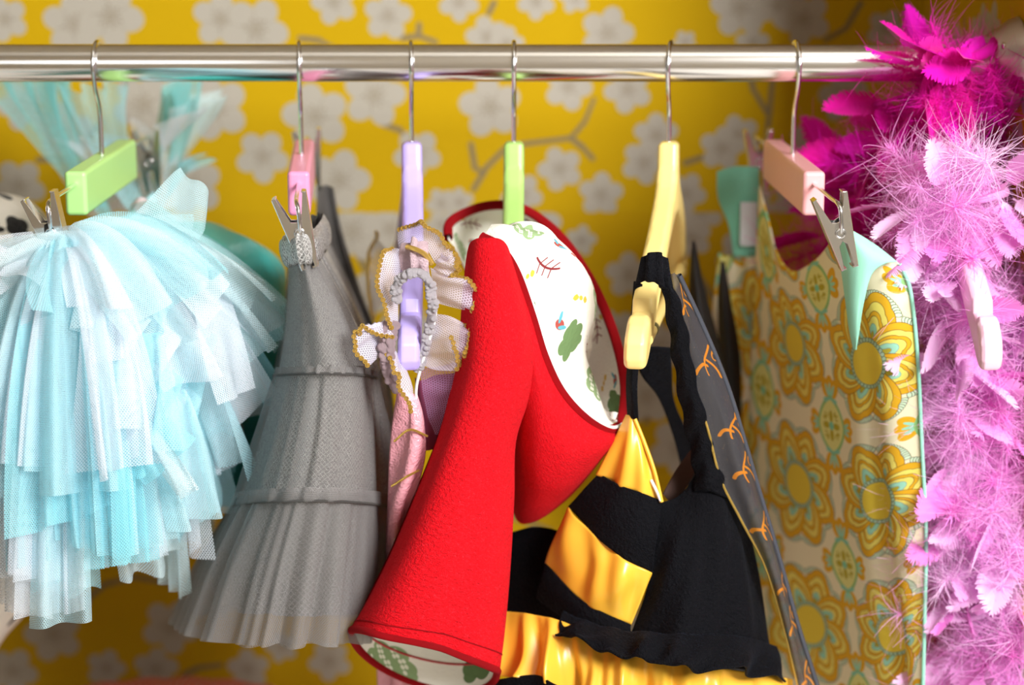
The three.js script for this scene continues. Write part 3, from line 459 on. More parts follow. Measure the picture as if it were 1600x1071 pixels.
// ---------------------------------------------------------------- hamper with red gingham lining below the skirts
{
  const ging = canvasTex(128, 128, (g) => { g.fillStyle = '#f2d3cf'; g.fillRect(0, 0, 128, 128); g.fillStyle = 'rgba(196,18,24,0.62)'; for (let k = 0; k < 4; k++) { g.fillRect(k * 32, 0, 16, 128); g.fillRect(0, k * 32, 128, 16); } });
  const t = thing('gingham_hamper', 'dress-up hamper with a red and white gingham cover standing below the tutu', 'hamper', V(-0.30, 0, -0.17));
  const ring = (y, rx, rz) => { const o = []; for (let k = 0; k <= 40; k++) { const a = k / 40 * 6.283; o.push(V(-0.285 + rx * Math.cos(a), y, -0.16 + rz * -Math.sin(a))); } return o; };
  const top = P(180, 1052, -0.27).y;
  part('cover', sheet([ring(top, 0.0004, 0.0004), ring(top - 0.002, 0.08, 0.07), ring(top - 0.008, 0.135, 0.12), ring(top - 0.03, 0.155, 0.14), ring(top - 0.12, 0.158, 0.142)], 120, 30, { closed: true, disp: (u, v) => 0.0016 * Math.sin(u * 150) * v }).geo, M({ map: rep(ging, 0.022), roughness: 0.9, bumpMap: rep(woolTex, 0.06), bumpScale: 0.0008 }), t);
  part('hamper_body', sheet([ring(top - 0.11, 0.15, 0.135), ring(0.2, 0.14, 0.125), ring(0.003, 0.125, 0.11)], 80, 10, { closed: true }).geo, M({ color: C(0.5, 0.35, 0.2), roughness: 0.8 }), t);
}

// ---------------------------------------------------------------- pink fairy costume on the lilac hanger
{
  const t = thing('fairy_costume', 'pink fairy costume with lilac net ruffles and gold trim looped on the lilac hanger', 'costume', V(-0.07, ROD, 0.1));
  const lace = net(0.9, 0.84, 1, 0.3, LACE, 0.0056), plush = M({ color: C(0.93, 0.66, 0.72), roughness: 1, sheen: 0.5, sheenColor: C(1, 0.8, 0.85), bumpMap: rep(woolTex, 0.02), bumpScale: 0.003 });
  const pale = M({ color: C(0.98, 0.9, 0.95), roughness: 0.8, bumpMap: rep(woolTex, 0.02), bumpScale: 0.001 }), satin = M({ color: C(0.82, 0.36, 0.42), roughness: 0.35, bumpMap: rep(woolTex, 0.1), bumpScale: 0.0012 });
  const trim = (pts, parent) => { const c = new THREE.CatmullRomCurve3(pts), L = c.getLength(), n = Math.max(6, Math.round(L / 0.0032)), list = [new THREE.TubeGeometry(c, n * 2, 0.0006, 6)];
    for (let k = 0; k < n; k++) { const p = c.getPointAt((k + 0.5) / n), tg = c.getTangentAt((k + 0.5) / n), g = new THREE.TorusGeometry(0.0012, 0.00045, 6, 10); const q = new THREE.Quaternion().setFromUnitVectors(V(0, 0, 1), V(-tg.y * 0.2, tg.x * 0.2, 1).normalize()); g.applyQuaternion(q); g.translate(p.x, p.y, p.z + 0.0004); list.push(g); }
    part('gold_trim', merge(list), gold, parent); };
  // each ruffle: inner (gathered) row to outer (trimmed) row
  const ruffle = (rows, o = {}) => { const w = waves(3, 1.5, 3.5), s = sheet(rows, 40, 16, { disp: (u, v) => (o.amp ?? 0.0035) * w(u) * (0.2 + v) }), r = part('ruffle', s.geo, o.mat ?? lace, t); if (!o.plain) trim(s.grid[16], r); return s; };
  ruffle([[[628, 400, 0.135], [640, 384, 0.14], [655, 380, 0.14], [668, 392, 0.14], [680, 412, 0.138]], [[624, 378, 0.13], [640, 364, 0.138], [662, 366, 0.142], [680, 384, 0.142], [700, 406, 0.14]], [[626, 362, 0.125], [650, 346, 0.138], [674, 354, 0.148], [690, 378, 0.146], [709, 388, 0.142]]]);
  ruffle([[[672, 418, 0.145], [676, 440, 0.146], [680, 458, 0.146], [682, 474, 0.145]], [[690, 428, 0.15], [700, 440, 0.156], [706, 464, 0.154], [706, 482, 0.15]], [[704, 427, 0.15], [740, 446, 0.162], [742, 478, 0.16], [732, 490, 0.152]]]);
  ruffle([[[690, 395, 0.14], [682, 410, 0.142], [676, 424, 0.144]], [[700, 402, 0.15], [694, 416, 0.152], [688, 428, 0.15]], [[712, 396, 0.15], [716, 418, 0.156], [704, 436, 0.154]]]);
  ruffle([[[636, 392, 0.145], [626, 420, 0.148], [622, 460, 0.15], [622, 492, 0.15], [622, 515, 0.15]], [[622, 388, 0.145], [610, 412, 0.155], [606, 450, 0.158], [612, 486, 0.156], [620, 515, 0.154]], [[614, 386, 0.14], [596, 402, 0.154], [592, 450, 0.162], [603, 490, 0.164], [616, 528, 0.158]]]);
  ruffle([[[620, 490, 0.15], [604, 500, 0.15], [598, 525, 0.15], [600, 548, 0.15]], [[608, 506, 0.158], [586, 508, 0.162], [580, 530, 0.162], [588, 560, 0.158]], [[616, 528, 0.162], [560, 514, 0.168], [557, 545, 0.17], [573, 574, 0.166], [604, 552, 0.16]].slice(0, 4)]);
  ruffle([[[604, 520, 0.155], [612, 540, 0.155], [626, 560, 0.152], [640, 590, 0.15]], [[594, 552, 0.158], [612, 564, 0.162], [630, 584, 0.16], [646, 612, 0.155]], [[600, 552, 0.162], [617, 575, 0.166], [628, 608, 0.164], [642, 646, 0.16], [645, 640, 0.158]].slice(0, 4)]);
  ruffle([[[676, 490, 0.142], [670, 520, 0.142], [664, 548, 0.14], [660, 570, 0.138]], [[702, 494, 0.148], [700, 520, 0.15], [694, 550, 0.148], [684, 576, 0.142]], [[724, 506, 0.15], [736, 516, 0.158], [728, 552, 0.158], [716, 574, 0.15]]]);
  ruffle([[[700, 526, 0.156], [706, 548, 0.156], [712, 566, 0.155]], [[704, 524, 0.158], [711, 546, 0.159], [717, 566, 0.157]]], { amp: 0.001 });
  ruffle([[[655, 575, 0.135], [660, 610, 0.132], [668, 650, 0.13], [680, 680, 0.128]], [[690, 572, 0.138], [694, 606, 0.138], [700, 640, 0.135], [706, 670, 0.13]], [[728, 560, 0.14], [724, 590, 0.142], [718, 630, 0.14], [716, 664, 0.132]]], { mat: net(0.6, 0.32, 0.55, 0.3, LACE, 0.0062) });
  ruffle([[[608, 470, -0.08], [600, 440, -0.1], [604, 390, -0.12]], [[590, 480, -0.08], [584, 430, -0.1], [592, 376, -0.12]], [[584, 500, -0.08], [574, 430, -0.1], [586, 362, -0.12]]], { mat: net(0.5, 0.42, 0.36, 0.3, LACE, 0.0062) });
  // plush strap gathered over the hanger arm
  part('plush_knot', sheet([[[628, 386, 0.140], [640, 376, 0.146], [655, 374, 0.148], [668, 384, 0.142]], [[626, 402, 0.146], [640, 394, 0.156], [656, 394, 0.157], [672, 404, 0.146]], [[630, 418, 0.148], [644, 414, 0.158], [660, 414, 0.158], [674, 420, 0.148]], [[634, 430, 0.15], [646, 428, 0.154], [660, 428, 0.154], [670, 432, 0.148]]], 30, 30, { disp: (u, v) => 0.0022 * Math.sin(u * 16 + v * 3) }).geo, plush, t);
  part('elastic', tube([[636, 386, 0.156], [650, 390, 0.162], [664, 398, 0.158], [674, 412, 0.15]], 0.0016, 40, 8), gold, t);
  const shag = (pts, r, mat, name) => { const c = curve(pts), list = [new THREE.TubeGeometry(c, 60, r, 8)]; for (let k = 0; k < 90; k++) { const p = c.getPoint(rnd()), g = new THREE.IcosahedronGeometry(r * rr(0.5, 0.85), 1); const a = rnd() * 6.28; g.translate(p.x + Math.cos(a) * r * 0.8, p.y + Math.sin(a) * r * 0.5, p.z + Math.abs(Math.sin(a * 2)) * r * 0.8); list.push(g); } part(name, merge(list), mat, t); };
  shag([[622, 470, 0.164], [620, 448, 0.17], [630, 432, 0.175], [646, 426, 0.177], [662, 430, 0.175], [672, 446, 0.171], [676, 474, 0.166], [672, 508, 0.154], [662, 545, 0.150], [652, 580, 0.145]], 0.0028, pale, 'plush_strap');
  shag([[612, 505, 0.154], [606, 530, 0.158], [604, 555, 0.158], [610, 580, 0.154], [618, 605, 0.15]], 0.0038, plush, 'plush_strap');
  part('elastic', tube([[668, 440, 0.158], [680, 470, 0.158], [679, 500, 0.156], [668, 540, 0.152], [656, 580, 0.148], [650, 620, 0.142], [660, 690, 0.135]], 0.0011, 60, 6), whiteThread, t);
  // satin bodice
  part('bodice', sheet([[[622, 610, 0.135], [634, 612, 0.145], [648, 618, 0.14]], [[618, 660, 0.135], [640, 660, 0.147], [664, 664, 0.14]], [[608, 730, 0.13], [636, 735, 0.145], [668, 716, 0.138]], [[600, 790, 0.12], [622, 800, 0.138], [650, 790, 0.13]], [[598, 900, 0.07], [616, 900, 0.08], [640, 880, 0.08]], [[594, 1000, 0.04], [614, 1000, 0.05], [640, 1000, 0.045]], [[592, 1085, 0.03], [614, 1085, 0.04], [640, 1085, 0.035]]], 30, 70, { thick: 0.0015, disp: (u, v) => 0.0025 * Math.sin(u * 8 + v * 9) }).geo, satin, t, 'shiny pink satin bodice');
  part('drape', sheet([[[648, 590, 0.125], [680, 590, 0.128], [722, 575, 0.128]], [[652, 640, 0.12], [690, 640, 0.125], [730, 630, 0.125]], [[660, 700, 0.115], [690, 700, 0.12], [720, 690, 0.12]]], 20, 20, { disp: (u, v) => 0.004 * Math.sin(u * 9) }).geo, M({ color: C(0.42, 0.09, 0.2), roughness: 0.5 }), t, 'deep pink lining behind the net');
  for (const pts of [[[616, 690, 0.146], [640, 672, 0.152], [668, 682, 0.146]], [[612, 760, 0.14], [636, 745, 0.148], [655, 735, 0.144]]]) part('gold_thread', tube(pts, 0.0008, 30, 6), gold, t);
}

// ---------------------------------------------------------------- bee costume on the yellow hanger
{
  const t = thing('bee_costume', 'black velvet and yellow satin striped bee costume with gauze wing on the yellow hanger', 'costume', V(0.1, ROD, 0.05));
  const rough = (k) => { const w = waves(4, k * 0.6, k * 1.6), q = waves(3, k, k * 2); return (u, v) => 0.6 * w(u) + 0.4 * q(u + v * 0.4); };
  const b0 = [[978, 648, 0.11], [985, 650, 0.118], [994, 656, 0.118], [1000, 668, 0.115]], b1 = [[936, 742, 0.108], [968, 760, 0.124], [1002, 772, 0.13], [1034, 785, 0.128]], b2 = [[888, 792, 0.098], [928, 836, 0.122], [972, 872, 0.134], [1020, 896, 0.134]], b3 = [[852, 882, 0.09], [900, 934, 0.12], [944, 960, 0.132], [986, 978, 0.134]], b4 = [[838, 935, 0.085], [890, 975, 0.118], [940, 1004, 0.132], [985, 1020, 0.136]];
  const mid = (a, b, dz, k = 0.5) => a.map((p, i) => [lerp(p[0], b[i][0], k) , lerp(p[1], b[i][1], k), lerp(p[2], b[i][2], k) + dz]);
  const stripe = (name, a, b, mat, d) => { const s = sheet([a, mid(a, b, 0.003, 0.33), mid(a, b, 0.003, 0.67), b], 50, 26, { thick: 0.0012, disp: d }); part(name, s.geo, mat, t); return s; };
  const ya = rough(1.8), yb = rough(2.3);
  stripe('yellow_stripe', b0, b1, satinYellow, (u, v) => 0.005 * ya(u, v * 0.4) * v);
  stripe('black_stripe', b1.map(([x, y, z]) => [x, y - 2, z + 0.001]), b2, velvet, (u, v) => 0.001 * ya(u, v));
  stripe('yellow_stripe', b2, b3, satinYellow, (u, v) => (0.0032 * Math.sin(u * 10 + v * 2.2) + 0.0016 * Math.sin(u * 21 - v * 3) + 0.002 * yb(u, v)) * Math.sin(0.6 + v * 2.3));
  stripe('black_stripe', b3.map(([x, y, z]) => [x, y - 2, z + 0.001]), b4, velvet, (u, v) => 0.0015 * yb(u, v));
  part('back_panel', sheet([[[800, 832, 0.05], [830, 824, 0.055], [860, 826, 0.06], [880, 835, 0.07]], [[792, 880, 0.05], [826, 880, 0.065], [858, 890, 0.075], [890, 920, 0.09]], [[790, 940, 0.05], [824, 945, 0.07], [856, 950, 0.085], [900, 985, 0.11]], [[790, 990, 0.05], [820, 1000, 0.07], [856, 1010, 0.085], [900, 1020, 0.11]]], 30, 30, { thick: 0.0015 }).geo, velvet, t);
  part('binding', tube([[992, 655, 0.12], [1006, 690, 0.123], [1022, 735, 0.127], [1034, 785, 0.131]], 0.0014, 40, 6), satinYellow, t);
  { const list = []; for (let k = 0; k < 14; k++) { const p = curve([[1018, 752, 0.128], [1026, 768, 0.13], [1032, 782, 0.131]]).getPoint(k / 13); list.push(new THREE.SphereGeometry(0.0011, 8, 6).translate(p.x, p.y, p.z)); } part('bead_trim', merge(list), whiteThread, t); }
  // velvet side and strap
  const side = sheet([[[1030, 786, 0.128], [1056, 778, 0.120], [1078, 756, 0.118], [1096, 722, 0.118], [1120, 700, 0.112], [1140, 715, 0.10]],
    [[1026, 840, 0.133], [1060, 835, 0.138], [1090, 825, 0.136], [1120, 810, 0.13], [1145, 800, 0.115], [1166, 805, 0.095]],
    [[1010, 910, 0.135], [1052, 908, 0.146], [1092, 900, 0.145], [1130, 890, 0.135], [1160, 885, 0.118], [1186, 890, 0.09]],
    [[985, 985, 0.136], [1040, 985, 0.15], [1092, 980, 0.15], [1140, 975, 0.138], [1176, 975, 0.118], [1206, 985, 0.088]],
    [[975, 1030, 0.136], [1036, 1035, 0.152], [1092, 1040, 0.152], [1146, 1045, 0.14], [1186, 1050, 0.118], [1222, 1060, 0.085]]], 60, 50, { thick: 0.0015, disp: (u, v) => 0.0035 * Math.sin(u * 13 - v * 3) * v + 0.002 * Math.sin(u * 29 + v * 8) * v });
  part('side_panel', side.geo, velvet, t);
  part('strap', sheet([[[1002, 405, 0.150], [1012, 396, 0.156], [1030, 394, 0.156], [1042, 404, 0.148]], [[996, 428, 0.152], [1010, 428, 0.160], [1030, 428, 0.160], [1046, 430, 0.150]], [[992, 446, 0.150], [1010, 440, 0.158], [1030, 446, 0.158], [1052, 460, 0.146]]], 20, 16, { thick: 0.003, disp: (u, v) => 0.001 * Math.sin(u * 20) }).geo, velvet, t, 'gathered velvet loop over the hanger arm');
  part('strap', sheet([[[1030, 430, 0.152], [1041, 430, 0.154], [1051, 440, 0.15]], [[1042, 500, 0.145], [1056, 496, 0.15], [1072, 505, 0.146]], [[1052, 570, 0.138], [1066, 566, 0.145], [1084, 575, 0.14]], [[1066, 650, 0.13], [1086, 645, 0.138], [1104, 655, 0.132]], [[1080, 715, 0.122], [1100, 705, 0.13], [1124, 715, 0.124]], [[1086, 770, 0.122], [1112, 770, 0.13], [1144, 780, 0.122]]], 20, 60, { thick: 0.0018, disp: (u, v) => 0.0013 * Math.sin(v * 40 + u * 4) }).geo, velvet, t);
  part('strap', sheet([[[990, 440, 0.11], [996, 440, 0.112], [1004, 445, 0.112]], [[982, 540, 0.11], [990, 540, 0.113], [1000, 545, 0.113]], [[978, 600, 0.112], [986, 602, 0.13], [996, 606, 0.128]], [[980, 655, 0.112], [988, 655, 0.12], [998, 660, 0.118]]], 12, 30, { thick: 0.0018 }).geo, velvet, t);
  part('inner_strap', sheet([[[990, 560, 0.07], [1016, 545, 0.07], [1048, 545, 0.06]], [[1004, 590, 0.05], [1026, 580, 0.05], [1050, 580, 0.045]], [[1030, 625, 0.03], [1042, 622, 0.03], [1054, 628, 0.025]], [[1054, 690, 0.0], [1066, 690, 0.0], [1080, 694, 0.0]], [[1070, 760, -0.02], [1084, 760, -0.02], [1100, 766, -0.02]]], 16, 40, { thick: 0.0015 }).geo, velvet, t);
  part('collar_lining', sheet([[[1036, 772, 0.10], [1056, 735, 0.095], [1082, 700, 0.1], [1096, 690, 0.11]], [[1050, 790, 0.10], [1070, 765, 0.10], [1088, 735, 0.105], [1100, 715, 0.112]]], 16, 10, { thick: 0.001 }).geo, M({ color: C(0.05, 0.02, 0.012), roughness: 0.8 }), t);
  // waist ruffle of velvet over a satin ruffle
  const wr = rough(4.5), wv = sheet([[[880, 955, 0.118], [930, 975, 0.138], [985, 985, 0.15], [1040, 990, 0.16], [1100, 990, 0.16], [1160, 995, 0.138], [1215, 1010, 0.098]], [[872, 975, 0.134], [926, 995, 0.156], [985, 1008, 0.17], [1042, 1016, 0.18], [1102, 1020, 0.18], [1166, 1026, 0.152], [1222, 1036, 0.108]], [[866, 990, 0.14], [922, 1008, 0.164], [985, 1026, 0.18], [1044, 1040, 0.19], [1104, 1044, 0.19], [1170, 1050, 0.162], [1232, 1064, 0.115]]], 140, 16, { thick: 0.0015, disp: (u, v) => 0.012 * wr(u, v * 0.3) * (0.15 + v) });
  part('velvet_ruffle', wv.geo, velvet, t);
  const sr = rough(4), sat = sheet([[[780, 955, 0.09], [830, 960, 0.115], [880, 972, 0.13], [940, 1000, 0.145], [1000, 1015, 0.155], [1060, 1035, 0.162], [1130, 1045, 0.15], [1200, 1055, 0.12], [1240, 1062, 0.09]], [[776, 1010, 0.10], [830, 1015, 0.13], [884, 1030, 0.145], [942, 1050, 0.16], [1002, 1066, 0.168], [1062, 1076, 0.172], [1132, 1082, 0.158], [1204, 1090, 0.125], [1246, 1096, 0.09]], [[770, 1056, 0.11], [830, 1062, 0.14], [886, 1082, 0.155], [944, 1110, 0.17], [1004, 1120, 0.176], [1064, 1124, 0.178], [1134, 1126, 0.164], [1206, 1130, 0.13], [1250, 1136, 0.09]]], 180, 24, { thick: 0.001, disp: (u, v) => (0.016 * sr(u, v * 0.3) + 0.006 * Math.sin(u * 62 + 2 * Math.sin(u * 9)) + 0.002 * Math.sin(u * 131 + v)) * (0.12 + v) });
  part('satin_ruffle', sat.geo, satinYellow, t);
  part('skirt_stripe', sheet([[[770, 1062, 0.12], [830, 1058, 0.15], [890, 1076, 0.165], [950, 1100, 0.175]], [[768, 1110, 0.12], [830, 1110, 0.15], [890, 1120, 0.165], [950, 1130, 0.175]]], 40, 10, { thick: 0.0015, disp: (u, v) => 0.003 * Math.sin(u * 14) }).geo, velvet, t);
  // gauze wing with gold glitter scrolls and a wired edge
  const gauze = canvasTex(512, 1024, (g, w, h) => { g.fillStyle = '#3c3a3d'; g.fillRect(0, 0, w, h); g.strokeStyle = '#c8791a'; g.lineCap = 'round';
    const scroll = (x, y, s, a) => { g.save(); g.translate(x, y); g.rotate(a); g.scale(s, s); g.lineWidth = 9; g.beginPath(); g.moveTo(0, 90); g.bezierCurveTo(-34, 30, 10, -20, 30, -80); g.stroke(); g.lineWidth = 14; g.beginPath(); g.moveTo(4, 10); g.quadraticCurveTo(50, 10, 62, 52); g.stroke(); g.beginPath(); g.moveTo(0, 40); g.quadraticCurveTo(-40, 50, -52, 90); g.stroke(); g.lineWidth = 7; g.beginPath(); g.ellipse(58, -50, 16, 34, 0.5, 0, 7); g.stroke(); g.restore(); };
    for (const [x, y, s, a] of [[130, 150, 1.25, 0.1], [250, 330, 1.4, -0.2], [120, 520, 1.35, 0.25], [250, 730, 1.4, -0.1], [140, 920, 1.3, 0.3], [400, 180, 1.2, 0.4], [420, 520, 1.3, -0.3], [410, 880, 1.2, 0.2]]) scroll(x, y, s, a);
    g.fillStyle = '#f0b04a'; for (let k = 0; k < 500; k++) { const d = rnd(); g.globalAlpha = d; g.fillRect(rnd() * w, rnd() * h, 2, 2); } g.globalAlpha = 1; });
  const gm = M({ map: rep(gauze, 0.06, 0.12), roughness: 0.4, transparent: true, opacity: 0.78, sheen: 0.5, sheenColor: C(0.35, 0.37, 0.45), sheenRoughness: 0.4 });
  const wing = sheet([[[1046, 428, 0.148], [1054, 426, 0.147], [1062, 430, 0.143]], [[1060, 500, 0.14], [1076, 498, 0.142], [1094, 505, 0.13]], [[1082, 590, 0.135], [1108, 586, 0.137], [1132, 600, 0.125]], [[1106, 670, 0.13], [1134, 668, 0.132], [1158, 680, 0.12]], [[1126, 750, 0.125], [1158, 750, 0.127], [1184, 760, 0.115]], [[1158, 815, 0.122], [1186, 822, 0.122], [1208, 832, 0.112]], [[1196, 890, 0.115], [1212, 893, 0.116], [1228, 900, 0.108]], [[1224, 980, 0.108], [1236, 980, 0.109], [1250, 984, 0.102]], [[1250, 1085, 0.10], [1264, 1085, 0.101], [1280, 1085, 0.095]]], 24, 90, { disp: (u, v) => 0.0015 * Math.sin(u * 6 + v * 7) });
  const wp = part('gauze_wing', wing.geo, gm, t, 'sheer black gauze wing with gold glitter scrolls');
  part('wing_wire', tube(edge(wing.grid, 'right'), 0.0017, 120, 8), M({ color: C(0.05, 0.055, 0.07), roughness: 0.35 }), wp);
  part('wing_wire', tube(edge(wing.grid, 'left'), 0.0008, 120, 6), gold, wp);
  for (const rows of [[[[1081, 378, -0.1], [1084, 376, -0.1], [1087, 380, -0.1]], [[1077, 440, -0.1], [1088, 440, -0.09], [1100, 446, -0.1]], [[1078, 540, -0.1], [1102, 540, -0.08], [1126, 545, -0.1]], [[1092, 660, -0.1], [1120, 660, -0.08], [1148, 665, -0.1]], [[1110, 800, -0.1], [1145, 800, -0.08], [1172, 805, -0.1]], [[1120, 960, -0.1], [1150, 960, -0.085], [1178, 960, -0.1]], [[1126, 1085, -0.1], [1154, 1085, -0.085], [1180, 1085, -0.1]]],
    [[[1126, 410, -0.13], [1129, 408, -0.13], [1133, 412, -0.13]], [[1121, 470, -0.13], [1132, 470, -0.12], [1143, 474, -0.13]], [[1124, 560, -0.13], [1140, 560, -0.12], [1157, 562, -0.13]], [[1130, 680, -0.13], [1146, 680, -0.12], [1160, 682, -0.13]], [[1140, 800, -0.13], [1156, 800, -0.12], [1172, 800, -0.13]]]]) part('back_wing', sheet(rows, 12, 50, { thick: 0.001 }).geo, M({ color: C(0.012, 0.01, 0.009), roughness: 0.75 }), t);
}

// ---------------------------------------------------------------- flower print dress on the salmon clip hanger
{
  const print = canvasTex(1080, 1140, (g, w, h) => {
    const cream = '#eee6c2', amber = '#e0ab16', yellow = '#ebdc68', aqua = '#9cd8bd', olive = '#b5a92a', line = '#4f5a3c', grey = '#7f9f92', green = '#8fc27a';
    g.fillStyle = cream; g.fillRect(0, 0, w, h);
    const lobe = (r, k) => { g.beginPath(); g.moveTo(0, 0); g.bezierCurveTo(-r * 0.55 * k, -r * 0.15, -r * 0.62 * k, -r * 0.75, -r * 0.3 * k, -r * 0.86); g.bezierCurveTo(-r * 0.2 * k, -r * 1.04, r * 0.2 * k, -r * 1.04, r * 0.3 * k, -r * 0.86); g.bezierCurveTo(r * 0.62 * k, -r * 0.75, r * 0.55 * k, -r * 0.15, 0, 0); g.closePath(); };
    const flower = (x, y) => { g.save(); g.translate(x, y);
      const R = 498, n = 8;
      for (let k = 0; k < n; k++) { g.save(); g.rotate((k + 0.5) / n * 6.2832);
        g.strokeStyle = line; g.lineWidth = 4; for (let q = -9; q <= 9; q++) { const a = q * 0.115, rr2 = R * 0.72; g.beginPath(); g.ellipse(Math.sin(a) * R * 0.34, -R * 0.66 - Math.cos(a) * R * 0.31, 15, 24, a, 0, 7); g.fillStyle = '#cfe3c4'; g.fill(); g.stroke(); }
        for (const [s, k2, c] of [[1, 0.64, amber], [0.88, 0.54, yellow], [0.76, 0.5, amber], [0.7, 0.44, yellow], [0.6, 0.4, aqua], [0.5, 0.26, olive]]) { lobe(R * s, k2); g.fillStyle = c; g.fill(); g.lineWidth = 4; g.strokeStyle = s > 0.6 ? '#7a4f10' : grey; g.stroke(); }
        g.restore(); }
      g.fillStyle = '#a8c7a8'; g.beginPath(); g.arc(0, 0, 190, 0, 7); g.fill(); g.strokeStyle = line; g.lineWidth = 4; for (let k = 0; k < 34; k++) { const a = k / 34 * 6.283; g.beginPath(); g.arc(Math.cos(a) * 176, Math.sin(a) * 176, 17, 0, 7); g.stroke(); }
      g.fillStyle = '#e6cc3e'; g.beginPath(); g.arc(0, 0, 158, 0, 7); g.fill(); g.restore(); };
    const tulip = (s) => { for (const [a, r] of [[-0.55, 150], [0, 165], [0.55, 150]]) { g.save(); g.scale(1, s); g.rotate(a); g.fillStyle = amber; g.beginPath(); g.ellipse(0, -105, 52, 78, 0, 0, 7); g.fill(); g.restore(); } for (const a of [-0.45, 0, 0.45]) { g.save(); g.scale(1, s); g.rotate(a); g.fillStyle = aqua; g.beginPath(); g.ellipse(0, -80, 15, 52, 0, 0, 7); g.fill(); g.restore(); } };
    const medal = (x, y) => { g.save(); g.translate(x, y);
      for (const s of [1, -1]) { g.save(); g.translate(0, -s * 172); tulip(s); g.restore(); g.save(); g.rotate(s * 1.5708); g.translate(0, -140); g.scale(0.8, 0.8); tulip(1); g.restore(); }
      g.fillStyle = green; g.beginPath(); g.moveTo(0, -215); g.bezierCurveTo(90, -190, 170, -90, 182, 0); g.bezierCurveTo(170, 90, 90, 190, 0, 215); g.bezierCurveTo(-90, 190, -170, 90, -182, 0); g.bezierCurveTo(-170, -90, -90, -190, 0, -215); g.fill();
      g.fillStyle = '#86cbb0'; for (const s of [1, -1]) { g.beginPath(); g.ellipse(0, s * 176, 92, 24, 0, 0, 7); g.fill(); }
      g.fillStyle = '#dfdf8c'; g.beginPath(); g.moveTo(0, -182); g.bezierCurveTo(76, -160, 146, -80, 158, 0); g.bezierCurveTo(146, 80, 76, 160, 0, 182); g.bezierCurveTo(-76, 160, -146, 80, -158, 0); g.bezierCurveTo(-146, -80, -76, -160, 0, -182); g.fill();
      g.fillStyle = olive; for (let k = 0; k < 4; k++) { g.save(); g.rotate(k * 1.5708); g.beginPath(); g.ellipse(0, -66, 24, 42, 0, 0, 7); g.fill(); g.restore(); g.save(); g.rotate(k * 1.5708 + 0.785); g.lineWidth = 11; g.strokeStyle = olive; g.lineCap = 'round'; g.beginPath(); g.arc(10, -98, 17, 0.3, 4.6); g.stroke(); g.beginPath(); g.ellipse(-24, -96, 11, 20, -0.4, 0, 7); g.fill(); g.restore(); }
      g.fillStyle = '#7fcfae'; g.beginPath(); g.arc(0, 0, 30, 0, 7); g.fill(); g.restore(); };
    flower(w / 2, h / 2);
    for (const [x, y] of [[0, 0], [w, 0], [0, h], [w, h]]) { g.save(); g.translate(x, y); g.scale(1.12, 1.12); medal(0, 0); g.restore(); }
  });
  const cotton = M({ map: print, roughness: 0.9, bumpMap: rep(fineTex, 0.03), bumpScale: 0.0001 });
  print.repeat.set(1 / 0.121, 1 / 0.1035);
  const DU = -0.0245, DV = 0.12475;
  const mint = M({ color: C(0.33, 0.74, 0.55), roughness: 0.85, bumpMap: rep(fineTex, 0.03), bumpScale: 0.0001 });
  const t = thing('print_dress', 'sleeveless yellow flower print dress with mint green facing hung from the salmon clip hanger', 'dress', V(0.19, ROD, 0));
  const rows = [
    [[1186, 290, -0.10], [1200, 345, -0.085], [1213, 395, -0.065], [1238, 424, -0.035], [1276, 404, 0.01], [1316, 362, 0.07], [1362, 382, 0.092], [1404, 412, 0.098]],
    [[1183, 360, -0.105], [1200, 410, -0.085], [1217, 440, -0.062], [1246, 460, -0.03], [1286, 460, 0.02], [1334, 450, 0.075], [1376, 445, 0.094], [1421, 455, 0.098]],
    [[1178, 480, -0.11], [1198, 500, -0.088], [1222, 525, -0.06], [1256, 540, -0.024], [1300, 555, 0.022], [1346, 570, 0.066], [1388, 566, 0.088], [1432, 560, 0.096]],
    [[1172, 620, -0.12], [1194, 640, -0.095], [1222, 660, -0.066], [1262, 680, -0.026], [1308, 695, 0.022], [1354, 705, 0.062], [1394, 700, 0.085], [1438, 690, 0.096]],
    [[1168, 780, -0.125], [1192, 800, -0.10], [1226, 815, -0.068], [1272, 830, -0.024], [1322, 845, 0.026], [1368, 850, 0.062], [1404, 845, 0.086], [1445, 830, 0.096]],
    [[1164, 930, -0.13], [1194, 945, -0.10], [1234, 960, -0.066], [1286, 970, -0.02], [1340, 980, 0.03], [1386, 985, 0.064], [1414, 980, 0.086], [1444, 960, 0.096]],
    [[1160, 1085, -0.13], [1198, 1090, -0.10], [1244, 1096, -0.064], [1300, 1100, -0.018], [1356, 1102, 0.034], [1398, 1102, 0.066], [1420, 1098, 0.088], [1442, 1085, 0.096]]];
  const bod = sheet(rows, 90, 90, { thick: 0.001, disp: (u, v) => -0.006 * Math.exp(-(((u - 0.735 - 0.03 * v) / 0.05) ** 2)) * Math.min(1, Math.max(0, v * 3 - 0.5)) + 0.0015 * Math.sin(u * 16 + v * 4) * v });
  { const uv = bod.geo.attributes.uv; for (let k = 0; k < uv.count; k++) uv.setXY(k, uv.getX(k) + DU, uv.getY(k) + DV); }
  part('front_panel', bod.geo, cotton, t);
  // far side of the dress, seen below the rear strap
  part('back_panel', sheet([[[1122, 395, -0.15], [1150, 400, -0.15], [1184, 400, -0.14]], [[1110, 520, -0.16], [1150, 530, -0.16], [1182, 540, -0.15]], [[1100, 720, -0.17], [1150, 740, -0.165], [1180, 750, -0.155]], [[1095, 900, -0.17], [1140, 910, -0.17], [1176, 915, -0.155]], [[1090, 1090, -0.17], [1130, 1090, -0.17], [1180, 1090, -0.155]]], 30, 50, { thick: 0.001, disp: (u, v) => 0.003 * Math.sin(u * 9 + v * 3) }).geo, cotton, t);
